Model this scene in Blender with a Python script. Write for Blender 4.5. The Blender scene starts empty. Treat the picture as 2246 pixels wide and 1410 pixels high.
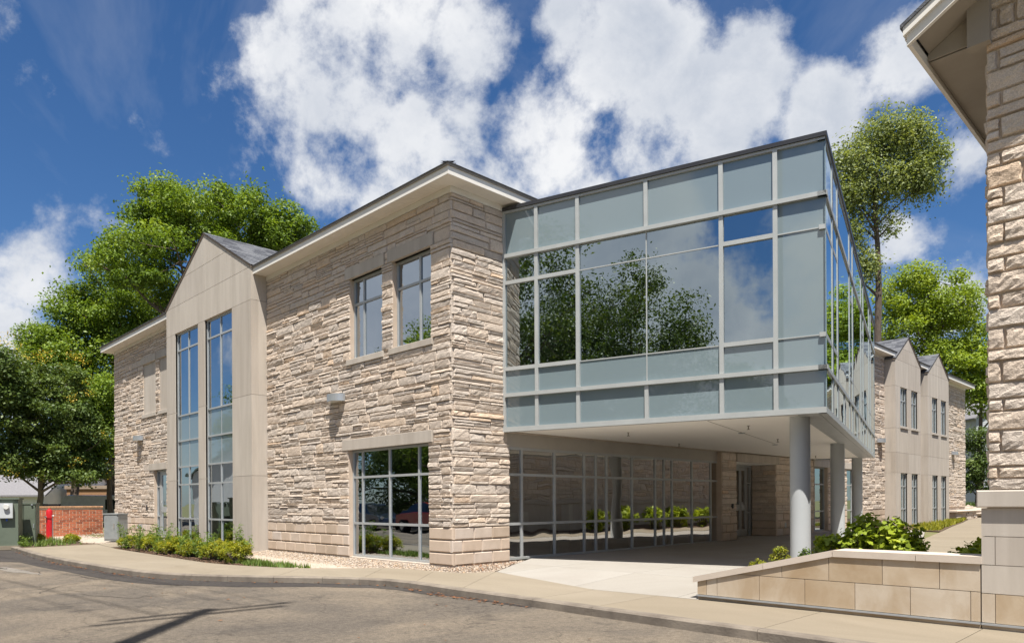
import bpy, math, random
import numpy as np
from mathutils import Vector, Matrix

# ------------------------------------------------------------------ camera
SC = bpy.context.scene
COL = SC.collection
FPX, CXP, CYP, ROLL = 1575.5, 1123.0, 1100.3, math.radians(0.31)
AZ = math.radians(-44.56)
EX = np.array([-math.sin(AZ), -math.cos(AZ)])
EY = np.array([math.cos(AZ), -math.sin(AZ)])
CAM = np.array([10.843, -9.039, 1.25])
cam_d = bpy.data.cameras.new("camera")
cam = bpy.data.objects.new("camera", cam_d)
COL.objects.link(cam)
cam_d.sensor_width = 36.0
cam_d.sensor_fit = 'HORIZONTAL'
cam_d.lens = FPX / 2246 * 36
cam_d.shift_y = (CYP - 705.0) / 2246
cam_d.clip_end = 3000
_R0 = Vector((EX[0], EY[0], 0)); _F = Vector((EX[1], EY[1], 0)); _U0 = Vector((0, 0, 1))
_c, _s = math.cos(ROLL), math.sin(ROLL)
_R = _c * _R0 - _s * _U0; _U = _s * _R0 + _c * _U0
cam.matrix_world = Matrix(((_R.x, _U.x, -_F.x, CAM[0]), (_R.y, _U.y, -_F.y, CAM[1]), (_R.z, _U.z, -_F.z, CAM[2]), (0, 0, 0, 1)))
SC.camera = cam

# ------------------------------------------------------------------ light and sky
SUNV = Vector((0.317, -0.28, 1.0)).normalized()
sun_d = bpy.data.lights.new("sun", 'SUN'); sun_d.energy = 4.8; sun_d.angle = math.radians(0.5)
sun_d.color = (1.0, 0.95, 0.87)
sun = bpy.data.objects.new("sun", sun_d); COL.objects.link(sun)
sun.rotation_euler = SUNV.to_track_quat('Z', 'Y').to_euler(); sun.location = (0, 0, 40)
SC.view_settings.view_transform = 'Standard'; SC.view_settings.look = 'None'
SC.view_settings.exposure = 1.0; SC.view_settings.gamma = 1.0
SC.view_settings.use_curve_mapping = False
SC.cycles.max_bounces = 10
SC.cycles.transparent_max_bounces = 16

def pray(x, y):
    dx, dy = x - CXP, y - CYP
    X = _c * dx - _s * dy; Y = _s * dx + _c * dy
    d = np.array([X / FPX, 1.0])
    return np.array([d @ EX, d @ EY, -Y / FPX])
def at(px, py, depth):
    return CAM + pray(px, py) * depth
def ground(px, py, z=0.0):
    r = pray(px, py); return CAM + r * ((z - CAM[2]) / r[2])
def project(p):
    v = np.asarray(p, float) - CAM
    q = v[0] * EX + v[1] * EY
    d = max(q[1], 0.1)
    u = FPX * q[0] / d; w = -FPX * v[2] / d
    return CXP + _c * u + _s * w, CYP - _s * u + _c * w, d

W = bpy.data.worlds.new("World"); SC.world = W; W.use_nodes = True
def build_sky():
    nt = W.node_tree; N = nt.nodes; L = nt.links; N.clear()
    out = N.new('ShaderNodeOutputWorld'); bg = N.new('ShaderNodeBackground')
    bg.inputs['Strength'].default_value = 0.10
    L.new(bg.outputs[0], out.inputs[0])
    sky = N.new('ShaderNodeTexSky'); sky.sky_type = 'NISHITA'; sky.sun_disc = False
    sky.sun_elevation = math.asin(SUNV.z); sky.sun_rotation = math.atan2(SUNV.x, SUNV.y)
    sky.air_density = 1.0; sky.dust_density = 0.35; sky.ozone_density = 2.6
    hs = N.new('ShaderNodeHueSaturation'); hs.inputs['Saturation'].default_value = 1.12
    hs.inputs['Value'].default_value = 1.0
    tn = N.new('ShaderNodeMix'); tn.data_type = 'RGBA'; tn.blend_type = 'MULTIPLY'; tn.inputs[0].default_value = 1.0
    tn.inputs[7].default_value = (0.385, 0.445, 0.53, 1)
    L.new(sky.outputs[0], tn.inputs[6]); L.new(tn.outputs[2], hs.inputs['Color'])
    tc = N.new('ShaderNodeTexCoord')
    def math_(op, a, b=None, clamp=False):
        m = N.new('ShaderNodeMath'); m.operation = op; m.use_clamp = clamp
        for i, v in enumerate((a, b)):
            if v is None: continue
            if isinstance(v, (int, float)): m.inputs[i].default_value = v
            else: L.new(v, m.inputs[i])
        return m.outputs[0]
    nrm = N.new('ShaderNodeVectorMath'); nrm.operation = 'NORMALIZE'; L.new(tc.outputs['Generated'], nrm.inputs[0])
    d = nrm.outputs[0]
    def noise(vec, scale, detail, rough, off=(0, 0, 0), dist=0.0):
        mp = N.new('ShaderNodeMapping'); mp.inputs['Location'].default_value = off
        L.new(vec, mp.inputs['Vector'])
        n = N.new('ShaderNodeTexNoise'); n.inputs['Scale'].default_value = scale
        n.inputs['Detail'].default_value = detail; n.inputs['Roughness'].default_value = rough
        n.inputs['Distortion'].default_value = dist
        L.new(mp.outputs[0], n.inputs['Vector']); return n.outputs['Fac']
    # cumulus heaps seen over the roofs: (pixel x, y, radius in pixels, weight)
    blobs = [(640, 60, 170, .9), (840, 60, 200, 1), (760, 210, 220, 1), (930, 330, 230, 1), (680, 330, 150, .8), (1010, 110, 150, .9),
             (1200, 330, 200, 1), (1330, 130, 180, 1), (1260, 30, 110, .8), (1420, 280, 170, .9), (1560, 330, 150, .8), (1660, 190, 140, .8), (1790, 235, 120, .9),
             (1480, 110, 110, .6), (1690, 40, 110, .6), (490, 150, 90, .4), (740, 360, 130, 1), (860, 420, 140, 1), (1090, 420, 130, 1), (1270, 420, 120, 1), (1180, 260, 110, .9), (1500, 220, 120, .9), (560, 60, 90, .6), (60, 600, 130, .9), (20, 760, 150, .9), (120, 650, 70, .8),
             (1955, 520, 75, .9), (2090, 330, 100, .6), (1985, 110, 130, .55), (2110, 640, 80, .5), (90, 490, 60, .25)]
    acc = None
    for (bx, by, br, bw) in blobs:
        c = Vector(pray(bx, by)).normalized(); e = Vector(pray(bx + br, by)).normalized()
        r = (c - e).length * 1.45
        dm = N.new('ShaderNodeVectorMath'); dm.operation = 'DISTANCE'; L.new(d, dm.inputs[0]); dm.inputs[1].default_value = c
        mr = N.new('ShaderNodeMapRange'); mr.interpolation_type = 'SMOOTHSTEP'
        mr.inputs['From Min'].default_value = r; mr.inputs['From Max'].default_value = r * 0.1
        mr.inputs['To Min'].default_value = 0; mr.inputs['To Max'].default_value = bw
        L.new(dm.outputs['Value'], mr.inputs['Value'])
        acc = mr.outputs[0] if acc is None else math_('MAXIMUM', acc, mr.outputs[0])
    n1 = noise(d, 5.2, 14, 0.63, (3.1, 1.7, 0.4), 0.08)
    n2 = noise(d, 2.0, 3, 0.5, (7.3, 2.2, 1.9))
    # same kind of broken cumulus everywhere else in the sky
    fwd = N.new('ShaderNodeVectorMath'); fwd.operation = 'DOT_PRODUCT'; L.new(d, fwd.inputs[0]); fwd.inputs[1].default_value = (_F.x, _F.y, 0.0)
    front = N.new('ShaderNodeMapRange'); L.new(fwd.outputs['Value'], front.inputs['Value'])
    front.inputs['From Min'].default_value = 0.2; front.inputs['From Max'].default_value = 0.5
    rest = N.new('ShaderNodeMapRange'); L.new(n2, rest.inputs['Value'])
    rest.inputs['From Min'].default_value = 0.40; rest.inputs['From Max'].default_value = 0.56
    restw = math_('MULTIPLY', rest.outputs[0], math_('SUBTRACT', 1.0, front.outputs[0]))
    cover = math_('MAXIMUM', acc, restw)
    dens = math_('ADD', math_('MULTIPLY', cover, 0.80), math_('MULTIPLY', math_('SUBTRACT', n1, 0.5), 2.75))
    mask = N.new('ShaderNodeMapRange'); mask.interpolation_type = 'SMOOTHSTEP'; L.new(dens, mask.inputs['Value'])
    mask.inputs['From Min'].default_value = 0.15; mask.inputs['From Max'].default_value = 0.62
    # thin high veil
    veil = noise(d, 3.0, 6, 0.62, (0.3, 5.1, 2.2), 0.8)
    vm = N.new('ShaderNodeMapRange'); L.new(veil, vm.inputs['Value']); vm.inputs['From Min'].default_value = 0.5; vm.inputs['From Max'].default_value = 0.8
    vm.inputs['To Max'].default_value = 0.22
    m_all = math_('MAXIMUM', mask.outputs[0], vm.outputs[0])
    # cloud body: sunlit heads, grey bases
    sh = noise(d, 6.5, 10, 0.62, (1.1, 4.2, 8.0), 0.3)
    sh2 = noise(d, 2.6, 3, 0.5, (5.1, 0.2, 3.0))
    shade = math_('ADD', math_('MULTIPLY', sh, 0.65), math_('MULTIPLY', sh2, 0.55))
    sr = N.new('ShaderNodeMapRange'); L.new(shade, sr.inputs['Value']); sr.inputs['From Min'].default_value = 0.54; sr.inputs['From Max'].default_value = 0.76
    cc = N.new('ShaderNodeMix'); cc.data_type = 'RGBA'
    cc.inputs[6].default_value = (2.25, 2.55, 3.1, 1); cc.inputs[7].default_value = (4.6, 4.65, 4.75, 1)
    core = N.new('ShaderNodeMapRange'); core.interpolation_type = 'SMOOTHSTEP'; L.new(dens, core.inputs['Value'])
    core.inputs['From Min'].default_value = 0.5; core.inputs['From Max'].default_value = 1.25; core.inputs['To Min'].default_value = 1.0; core.inputs['To Max'].default_value = 0.30
    lit = math_('ADD', math_('MULTIPLY', sr.outputs[0], 0.62), math_('MULTIPLY', core.outputs[0], 0.42), True)
    L.new(lit, cc.inputs[0])
    mx = N.new('ShaderNodeMix'); mx.data_type = 'RGBA'
    L.new(m_all, mx.inputs[0]); L.new(hs.outputs[0], mx.inputs[6]); L.new(cc.outputs[2], mx.inputs[7])
    L.new(mx.outputs[2], bg.inputs['Color'])
build_sky()

# ------------------------------------------------------------------ materials
MATS = {}
def nodes_of(name):
    m = bpy.data.materials.new(name); m.use_nodes = True
    nt = m.node_tree; nt.nodes.clear(); MATS[name] = m
    return m, nt.nodes, nt.links
def surf(name, col, col2=None, rough=0.7, scale=4.0, detail=6, bump=0.0, bscale=30.0, metal=0.0, tints=None, spec=0.3, stretch=None, contrast=(0.35, 0.68), coat=0.0, tintamt=1.0, dist=0.0, grain=0.0, gscale=120):
    """procedural surface: noise between two colours, per-piece tint from the 'tint' attribute, bump"""
    m, N, L = nodes_of(name)
    out = N.new('ShaderNodeOutputMaterial'); b = N.new('ShaderNodeBsdfPrincipled'); L.new(b.outputs[0], out.inputs[0])
    b.inputs['Roughness'].default_value = rough; b.inputs['Metallic'].default_value = metal
    b.inputs['Specular IOR Level'].default_value = spec
    if coat: b.inputs['Coat Weight'].default_value = coat; b.inputs['Coat Roughness'].default_value = 0.08
    tc = N.new('ShaderNodeTexCoord'); mp = N.new('ShaderNodeMapping'); L.new(tc.outputs['Object'], mp.inputs[0])
    if stretch: mp.inputs['Scale'].default_value = stretch
    nz = N.new('ShaderNodeTexNoise'); nz.inputs['Scale'].default_value = scale; nz.inputs['Detail'].default_value = detail
    nz.inputs['Roughness'].default_value = 0.6; nz.inputs['Distortion'].default_value = dist
    L.new(mp.outputs[0], nz.inputs[0])
    mr = N.new('ShaderNodeMapRange'); mr.inputs['From Min'].default_value = contrast[0]; mr.inputs['From Max'].default_value = contrast[1]
    L.new(nz.outputs['Fac'], mr.inputs['Value'])
    mx = N.new('ShaderNodeMix'); mx.data_type = 'RGBA'; L.new(mr.outputs[0], mx.inputs[0])
    mx.inputs[6].default_value = (*col, 1); mx.inputs[7].default_value = (*(col2 or [c * 0.8 for c in col]), 1)
    res = mx.outputs[2]
    if tints:
        at_ = N.new('ShaderNodeAttribute'); at_.attribute_name = 'tint'
        cr = N.new('ShaderNodeValToRGB'); cr.color_ramp.interpolation = 'LINEAR'
        el = cr.color_ramp.elements
        while len(el) < len(tints): el.new(0.5)
        for i, t in enumerate(tints):
            el[i].position = i / (len(tints) - 1); el[i].color = (*t, 1)
        L.new(at_.outputs['Fac'], cr.inputs[0])
        mm = N.new('ShaderNodeMix'); mm.data_type = 'RGBA'; mm.blend_type = 'MULTIPLY'; mm.inputs[0].default_value = tintamt
        L.new(res, mm.inputs[6]); L.new(cr.outputs[0], mm.inputs[7]); res = mm.outputs[2]
    if grain:
        g = N.new('ShaderNodeTexNoise'); g.inputs['Scale'].default_value = gscale; g.inputs['Detail'].default_value = 3
        L.new(tc.outputs['Object'], g.inputs[0])
        gr = N.new('ShaderNodeMapRange'); gr.inputs['From Min'].default_value = 0.3; gr.inputs['From Max'].default_value = 0.7
        gr.inputs['To Min'].default_value = 1 - grain; gr.inputs['To Max'].default_value = 1 + grain
        L.new(g.outputs['Fac'], gr.inputs['Value'])
        sc = N.new('ShaderNodeVectorMath'); sc.operation = 'SCALE'; L.new(res, sc.inputs[0]); L.new(gr.outputs[0], sc.inputs['Scale']); res = sc.outputs[0]
    L.new(res, b.inputs['Base Color'])
    if bump:
        n2 = N.new('ShaderNodeTexNoise'); n2.inputs['Scale'].default_value = bscale; n2.inputs['Detail'].default_value = 5
        n2.inputs['Roughness'].default_value = 0.65
        L.new(mp.outputs[0] if stretch else tc.outputs['Object'], n2.inputs[0])
        bp = N.new('ShaderNodeBump'); bp.inputs['Strength'].default_value = bump; bp.inputs['Distance'].default_value = 0.02
        L.new(n2.outputs['Fac'], bp.inputs['Height']); L.new(bp.outputs[0], b.inputs['Normal'])
    return m
def glass(name, refl=0.3, ior=1.6, trans=(0.42, 0.5, 0.48), gloss=(0.82, 0.9, 0.93), wob=0.004):
    m, N, L = nodes_of(name)
    out = N.new('ShaderNodeOutputMaterial'); mx = N.new('ShaderNodeMixShader'); L.new(mx.outputs[0], out.inputs[0])
    tr = N.new('ShaderNodeBsdfTransparent'); tr.inputs[0].default_value = (*trans, 1)
    gl = N.new('ShaderNodeBsdfGlossy'); gl.inputs[0].default_value = (*gloss, 1); gl.inputs['Roughness'].default_value = 0.0
    fr = N.new('ShaderNodeFresnel'); fr.inputs[0].default_value = ior
    ad = N.new('ShaderNodeMath'); ad.operation = 'ADD'; ad.use_clamp = True; L.new(fr.outputs[0], ad.inputs[0]); ad.inputs[1].default_value = refl
    # slight roller-wave of tempered glass
    tc = N.new('ShaderNodeTexCoord'); nz = N.new('ShaderNodeTexNoise'); nz.inputs['Scale'].default_value = 1.3; nz.inputs['Detail'].default_value = 1
    L.new(tc.outputs['Object'], nz.inputs[0])
    bp = N.new('ShaderNodeBump'); bp.inputs['Strength'].default_value = 1.0; bp.inputs['Distance'].default_value = wob
    L.new(nz.outputs['Fac'], bp.inputs['Height']); L.new(bp.outputs[0], gl.inputs['Normal'])
    L.new(ad.outputs[0], mx.inputs[0]); L.new(tr.outputs[0], mx.inputs[1]); L.new(gl.outputs[0], mx.inputs[2])
    return m
surf('eave_taupe', (0.34, 0.305, 0.26), (0.30, 0.265, 0.225), rough=0.7, scale=2)
def leafmat(name, c1, c2, c3, trans=0.35):
    m, N, L = nodes_of(name)
    out = N.new('ShaderNodeOutputMaterial'); mx = N.new('ShaderNodeMixShader'); mx.inputs[0].default_value = trans
    L.new(mx.outputs[0], out.inputs[0])
    b = N.new('ShaderNodeBsdfPrincipled'); b.inputs['Roughness'].default_value = 0.5; b.inputs['Specular IOR Level'].default_value = 0.3
    t = N.new('ShaderNodeBsdfTranslucent')
    a = N.new('ShaderNodeAttribute'); a.attribute_name = 'tint'
    cr = N.new('ShaderNodeValToRGB'); el = cr.color_ramp.elements; el.new(0.5)
    for i, c in enumerate((c1, c2, c3)): el[i].position = i / 2; el[i].color = (*c, 1)
    L.new(a.outputs['Fac'], cr.inputs[0]); L.new(cr.outputs[0], b.inputs['Base Color'])
    v = N.new('ShaderNodeVectorMath'); v.operation = 'MULTIPLY'; v.inputs[1].default_value = (1.45, 1.4, 0.5)
    L.new(cr.outputs[0], v.inputs[0]); L.new(v.outputs[0], t.inputs[0])
    L.new(b.outputs[0], mx.inputs[1]); L.new(t.outputs[0], mx.inputs[2])
    return m

STONE_T = [(0.82, 0.81, 0.81), (0.96, 0.95, 0.94), (1.05, 1.02, 0.99), (0.98, 0.93, 0.88), (1.03, 0.95, 0.86), (1.04, 0.88, 0.72)]
surf('stone', (0.59, 0.52, 0.455), (0.50, 0.435, 0.375), rough=0.9, scale=6, bump=0.75, bscale=38, tints=STONE_T, spec=0.12, grain=0.20, gscale=60)
surf('right_stone', (0.60, 0.53, 0.46), (0.50, 0.435, 0.375), rough=0.9, scale=7, bump=0.8, bscale=30, tints=STONE_T, spec=0.15, grain=0.2, gscale=80)
surf('base_block', (0.52, 0.44, 0.365), (0.45, 0.375, 0.30), rough=0.85, scale=3, bump=0.12, bscale=60, tints=[(0.82, 0.78, 0.74), (1, 0.95, 0.92), (1.04, 1, 0.97), (1, 1.02, 1.08)], spec=0.2)
surf('limestone', (0.475, 0.43, 0.38), (0.37, 0.33, 0.285), rough=0.85, scale=1.6, dist=.3, bump=0.06, bscale=70, tints=[(0.93, 0.91, 0.89), (1, 1, 1), (1.03, 1.02, 1.0)], spec=0.2, stretch=(2.6, 2.6, 0.3), contrast=(0.34, 0.78))
surf('limestone_aged', (0.50, 0.425, 0.335), (0.39, 0.30, 0.205), rough=0.88, scale=2.2, bump=0.08, bscale=60, tints=[(0.86, 0.80, 0.71), (0.96, 0.92, 0.86), (1.0, 1.0, 1.0), (1.02, 1.04, 1.07)], spec=0.2, stretch=(1, 1, 0.6), contrast=(0.36, 0.66), dist=0.6)
surf('coping', (0.56, 0.49, 0.42), (0.50, 0.43, 0.36), rough=0.85, scale=3, bump=0.06, bscale=70, tints=[(0.95, 0.94, 0.93), (1.03, 1.02, 1.02)])
surf('mortar', (0.50, 0.425, 0.355), (0.43, 0.36, 0.295), rough=0.95, scale=12, bump=0.3, bscale=60)
surf('mortar_light', (0.56, 0.46, 0.37), (0.48, 0.39, 0.31), rough=0.95, scale=12, bump=0.4, bscale=60)
surf('concrete', (0.236, 0.202, 0.155), (0.200, 0.170, 0.128), rough=0.9, scale=0.55, detail=9, bump=0.10, bscale=90, tints=[(0.95, 0.93, 0.9), (1.02, 1.02, 1.02)], grain=0.06, gscale=60, dist=1.2, stretch=(0.6, 1.6, 1))
surf('plaza_concrete', (0.295, 0.278, 0.25), (0.265, 0.245, 0.217), rough=0.9, scale=0.6, detail=9, bump=0.10, bscale=90, tints=[(0.95, 0.94, 0.93), (1.02, 1.02, 1.03)], grain=0.05, gscale=60, dist=1.0)
surf('kerb', (0.24, 0.205, 0.165), (0.12, 0.10, 0.082), rough=0.92, scale=2.5, detail=9, bump=0.3, bscale=40, contrast=(0.3, 0.7))
surf('soil', (0.11, 0.075, 0.05), (0.065, 0.045, 0.03), rough=0.97, scale=9, bump=0.9, bscale=25)
surf('grass_ground', (0.12, 0.14, 0.05), (0.16, 0.13, 0.07), rough=0.95, scale=0.6, bump=0.6, bscale=12)
surf('pebble', (0.40, 0.355, 0.31), (0.33, 0.285, 0.24), rough=0.85, scale=8, bump=0.2, bscale=40, tints=[(0.55, 0.45, 0.38), (0.9, 0.85, 0.8), (1.1, 1.08, 1.05), (0.95, 0.75, 0.55)])
surf('metal_frame', (0.40, 0.415, 0.42), (0.36, 0.375, 0.38), rough=0.45, scale=3, metal=0.25, spec=0.5)
surf('box_frame', (0.41, 0.425, 0.42), (0.37, 0.385, 0.38), rough=0.45, scale=3, metal=0.2, spec=0.5)
surf('header_panel', (0.40, 0.37, 0.335), (0.36, 0.335, 0.30), rough=0.5, scale=2, metal=0.1, spec=0.4)
surf('column_paint', (0.44, 0.46, 0.47), (0.415, 0.435, 0.445), rough=0.42, scale=2, spec=0.4, bump=0.02, bscale=40)
surf('white_trim', (0.74, 0.71, 0.66), (0.69, 0.66, 0.61), rough=0.6, scale=2, spec=0.3, stretch=(1, 1, 4))
surf('soffit', (0.72, 0.68, 0.62), (0.68, 0.64, 0.58), rough=0.75, scale=2, spec=0.2)
surf('canopy_soffit', (0.90, 0.87, 0.82), (0.88, 0.85, 0.80), rough=0.85, scale=0.8, spec=0.2)
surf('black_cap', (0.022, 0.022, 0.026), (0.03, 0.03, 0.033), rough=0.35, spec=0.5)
surf('shingle', (0.135, 0.14, 0.155), (0.085, 0.09, 0.10), rough=0.95, scale=22, bump=0.5, bscale=60, tints=[(0.55, 0.55, 0.58), (1, 1, 1), (1.35, 1.33, 1.3)], spec=0.1)
surf('drip_edge', (0.26, 0.235, 0.205), (0.22, 0.20, 0.175), rough=0.8, scale=10)
surf('wood_trim', (0.30, 0.235, 0.18), (0.24, 0.18, 0.135), rough=0.8, scale=3)
surf('lamp_metal', (0.42, 0.44, 0.46), (0.38, 0.40, 0.42), rough=0.4, metal=0.5, spec=0.5, scale=5)
surf('cabinet_green', (0.12, 0.145, 0.11), (0.095, 0.118, 0.088), rough=0.6, scale=3, spec=0.35, contrast=(0.4, 0.75))
surf('cabinet_grey', (0.36, 0.38, 0.385), (0.30, 0.315, 0.32), rough=0.5, scale=6, metal=0.4, spec=0.5)
surf('meter_grey', (0.50, 0.52, 0.53), (0.45, 0.47, 0.48), rough=0.5, scale=6)
surf('blue_tag', (0.05, 0.12, 0.5), rough=0.6)
surf('red_paint', (0.52, 0.012, 0.02), (0.42, 0.01, 0.016), rough=0.4, scale=6, spec=0.5)
surf('brick', (0.42, 0.145, 0.075), (0.33, 0.105, 0.06), rough=0.9, scale=16, bump=0.3, bscale=50, tints=[(0.62, 0.6, 0.62), (1, 1, 1), (1.15, 1.05, 0.98), (1.1, 1.25, 1.2)])
surf('brick_tan', (0.33, 0.19, 0.10), (0.26, 0.14, 0.08), rough=0.9, scale=16, bump=0.3, bscale=50, tints=[(0.75, 0.75, 0.75), (1.1, 1.1, 1.1)])
surf('house_white', (0.74, 0.74, 0.72), (0.68, 0.68, 0.66), rough=0.7, scale=3)
surf('siding_grey', (0.42, 0.44, 0.46), (0.38, 0.40, 0.42), rough=0.7, scale=3)
surf('roof_grey', (0.20, 0.195, 0.205), (0.155, 0.15, 0.16), rough=0.95, scale=10, bump=0.3)
surf('roof_green', (0.17, 0.21, 0.18), (0.13, 0.165, 0.14), rough=0.95, scale=10, bump=0.3)
surf('door_blue', (0.06, 0.11, 0.32), (0.05, 0.09, 0.27), rough=0.5)
surf('plaster_dark', (0.52, 0.50, 0.46), (0.47, 0.45, 0.41), rough=0.9, scale=1)
surf('carpet', (0.24, 0.225, 0.205), (0.20, 0.185, 0.17), rough=0.95, scale=20)
surf('paper', (0.75, 0.74, 0.70), (0.7, 0.69, 0.66), rough=0.8)
surf('paper_warm', (0.45, 0.30, 0.20), (0.30, 0.18, 0.12), rough=0.8, scale=4)
surf('bark', (0.13, 0.10, 0.078), (0.065, 0.05, 0.04), rough=0.95, scale=5, bump=0.9, bscale=14, stretch=(3, 3, 0.6))
surf('bark_pale', (0.20, 0.165, 0.13), (0.11, 0.09, 0.07), rough=0.95, scale=5, bump=0.9, bscale=14, stretch=(3, 3, 0.6))
surf('pole_wood', (0.16, 0.12, 0.085), (0.10, 0.075, 0.055), rough=0.9, scale=4, stretch=(4, 4, 0.4), bump=0.4)
surf('wire', (0.03, 0.03, 0.03), rough=0.6)
surf('brass', (0.45, 0.36, 0.16), rough=0.35, metal=0.9)
surf('mulch', (0.10, 0.062, 0.04), (0.06, 0.038, 0.026), rough=0.95, scale=8, tints=[(0.6, 0.6, 0.6), (1, 1, 1), (1.5, 1.4, 1.3)])
surf('dry_leaf', (0.20, 0.085, 0.035), (0.13, 0.055, 0.025), rough=0.9, scale=8, tints=[(0.6, 0.6, 0.6), (1, 1, 1), (1.3, 1.2, 1.0)])
surf('car_red', (0.30, 0.012, 0.02), rough=0.25, spec=0.6, coat=0.8)
surf('car_blue', (0.03, 0.05, 0.10), rough=0.25, spec=0.6, coat=0.8)
surf('car_white', (0.6, 0.6, 0.59), rough=0.3, spec=0.6, coat=0.6)
surf('car_glass', (0.012, 0.016, 0.018), rough=0.05, spec=0.7)
surf('tyre', (0.02, 0.02, 0.02), rough=0.9)
surf('rim', (0.5, 0.5, 0.5), rough=0.3, metal=0.8)
surf('lamp_red', (0.45, 0.02, 0.02), rough=0.2)
surf('dark_fence', (0.05, 0.042, 0.045), (0.035, 0.03, 0.03), rough=0.9, scale=4)
surf('light_lens', (0.7, 0.7, 0.66), rough=0.3)
surf('panel_white', (0.6, 0.6, 0.6), rough=0.5)
def asphalt(name, base, light, dark):
    m, N, L = nodes_of(name)
    out = N.new('ShaderNodeOutputMaterial'); b = N.new('ShaderNodeBsdfPrincipled'); L.new(b.outputs[0], out.inputs[0])
    b.inputs['Roughness'].default_value = 0.93; b.inputs['Specular IOR Level'].default_value = 0.2
    tc = N.new('ShaderNodeTexCoord')
    def nz(s, d, r=0.6, dist=0.0):
        n = N.new('ShaderNodeTexNoise'); n.inputs['Scale'].default_value = s; n.inputs['Detail'].default_value = d
        n.inputs['Roughness'].default_value = r; n.inputs['Distortion'].default_value = dist; L.new(tc.outputs['Object'], n.inputs[0]); return n.outputs['Fac']
    def rng(v, a, bb, c=0, d=1):
        r = N.new('ShaderNodeMapRange'); r.inputs['From Min'].default_value = a; r.inputs['From Max'].default_value = bb
        r.inputs['To Min'].default_value = c; r.inputs['To Max'].default_value = d; L.new(v, r.inputs['Value']); return r.outputs[0]
    def mix(f, a, bb):
        x = N.new('ShaderNodeMix'); x.data_type = 'RGBA'; L.new(f, x.inputs[0])
        for i, v in ((6, a), (7, bb)):
            if isinstance(v, tuple): x.inputs[i].default_value = (*v, 1)
            else: L.new(v, x.inputs[i])
        return x.outputs[2]
    c = mix(rng(nz(0.35, 6, 0.65, 0.8), 0.40, 0.60), base, light)
    c = mix(rng(nz(1.3, 8, 0.7, 0.4), 0.54, 0.72, 0, 0.8), c, dark)
    # crack lines
    v = N.new('ShaderNodeTexVoronoi'); v.feature = 'DISTANCE_TO_EDGE'; v.inputs['Scale'].default_value = 0.42
    wv = N.new('ShaderNodeTexNoise'); wv.inputs['Scale'].default_value = 1.1; wv.inputs['Detail'].default_value = 6; L.new(tc.outputs['Object'], wv.inputs[0])
    vm = N.new('ShaderNodeVectorMath'); vm.operation = 'MULTIPLY_ADD'; L.new(wv.outputs['Color'], vm.inputs[0]); vm.inputs[1].default_value = (1.1, 1.1, 1.1); L.new(tc.outputs['Object'], vm.inputs[2])
    L.new(vm.outputs[0], v.inputs['Vector'])
    c = mix(rng(v.outputs['Distance'], 0.0, 0.006, 0.45, 0), c, tuple(x * 0.45 for x in dark))
    # aggregate
    g1 = rng(nz(75, 4, 0.75), 0.32, 0.68, 0.5, 1.5)
    g2 = rng(nz(14, 5, 0.7), 0.3, 0.7, 0.72, 1.28)
    gm_ = N.new('ShaderNodeMath'); gm_.operation = 'MULTIPLY'; L.new(g1, gm_.inputs[0]); L.new(g2, gm_.inputs[1]); g = gm_.outputs[0]
    s = N.new('ShaderNodeVectorMath'); s.operation = 'SCALE'; L.new(c, s.inputs[0]); L.new(g, s.inputs['Scale'])
    L.new(s.outputs[0], b.inputs['Base Color'])
    bp = N.new('ShaderNodeBump'); bp.inputs['Strength'].default_value = 0.9; bp.inputs['Distance'].default_value = 0.02
    L.new(nz(45, 6, 0.8), bp.inputs['Height']); L.new(bp.outputs[0], b.inputs['Normal'])
asphalt('asphalt', (0.112, 0.096, 0.080), (0.178, 0.147, 0.113), (0.060, 0.053, 0.047))
asphalt('asphalt_new', (0.045, 0.040, 0.038), (0.062, 0.055, 0.05), (0.033, 0.03, 0.03))
asphalt('asphalt_patch', (0.19, 0.172, 0.15), (0.215, 0.195, 0.17), (0.14, 0.125, 0.11))
def spandrel(name):
    m, N, L = nodes_of(name)
    out = N.new('ShaderNodeOutputMaterial'); b = N.new('ShaderNodeBsdfPrincipled'); L.new(b.outputs[0], out.inputs[0])
    b.inputs['Base Color'].default_value = (0.155, 0.205, 0.225, 1); b.inputs['Roughness'].default_value = 0.6
    b.inputs['Specular IOR Level'].default_value = 0.5
    b.inputs['Coat Weight'].default_value = 1.0; b.inputs['Coat Roughness'].default_value = 0.015; b.inputs['Coat IOR'].default_value = 1.8
spandrel('spandrel')
glass('vision_glass', 0.40, 1.6, (0.30, 0.38, 0.37), (0.80, 0.90, 0.93), 0.0015)
glass('street_glass', 0.40, 1.6, (0.30, 0.36, 0.38), (0.80, 0.88, 0.95))
glass('store_glass', 0.46, 1.55, (0.5, 0.51, 0.48), (0.92, 0.91, 0.89), 0.005)
leafmat('leaf_maple', (0.050, 0.090, 0.014), (0.145, 0.225, 0.028), (0.290, 0.365, 0.050))
leafmat('leaf_dark', (0.036, 0.066, 0.018), (0.090, 0.140, 0.032), (0.180, 0.225, 0.055), 0.25)
leafmat('leaf_oak', (0.105, 0.14, 0.05), (0.20, 0.245, 0.09), (0.34, 0.37, 0.16))
leafmat('leaf_bright', (0.080, 0.125, 0.015), (0.215, 0.295, 0.032), (0.390, 0.450, 0.055))
leafmat('leaf_hydrangea', (0.11, 0.165, 0.018), (0.285, 0.355, 0.032), (0.46, 0.50, 0.070))
leafmat('leaf_gold', (0.10, 0.14, 0.016), (0.23, 0.245, 0.024), (0.44, 0.39, 0.04))
leafmat('leaf_weed', (0.055, 0.100, 0.022), (0.120, 0.190, 0.042), (0.240, 0.300, 0.075))
leafmat('flower_yellow', (0.50, 0.32, 0.03), (0.58, 0.42, 0.05), (0.62, 0.50, 0.12), 0.2)

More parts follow.
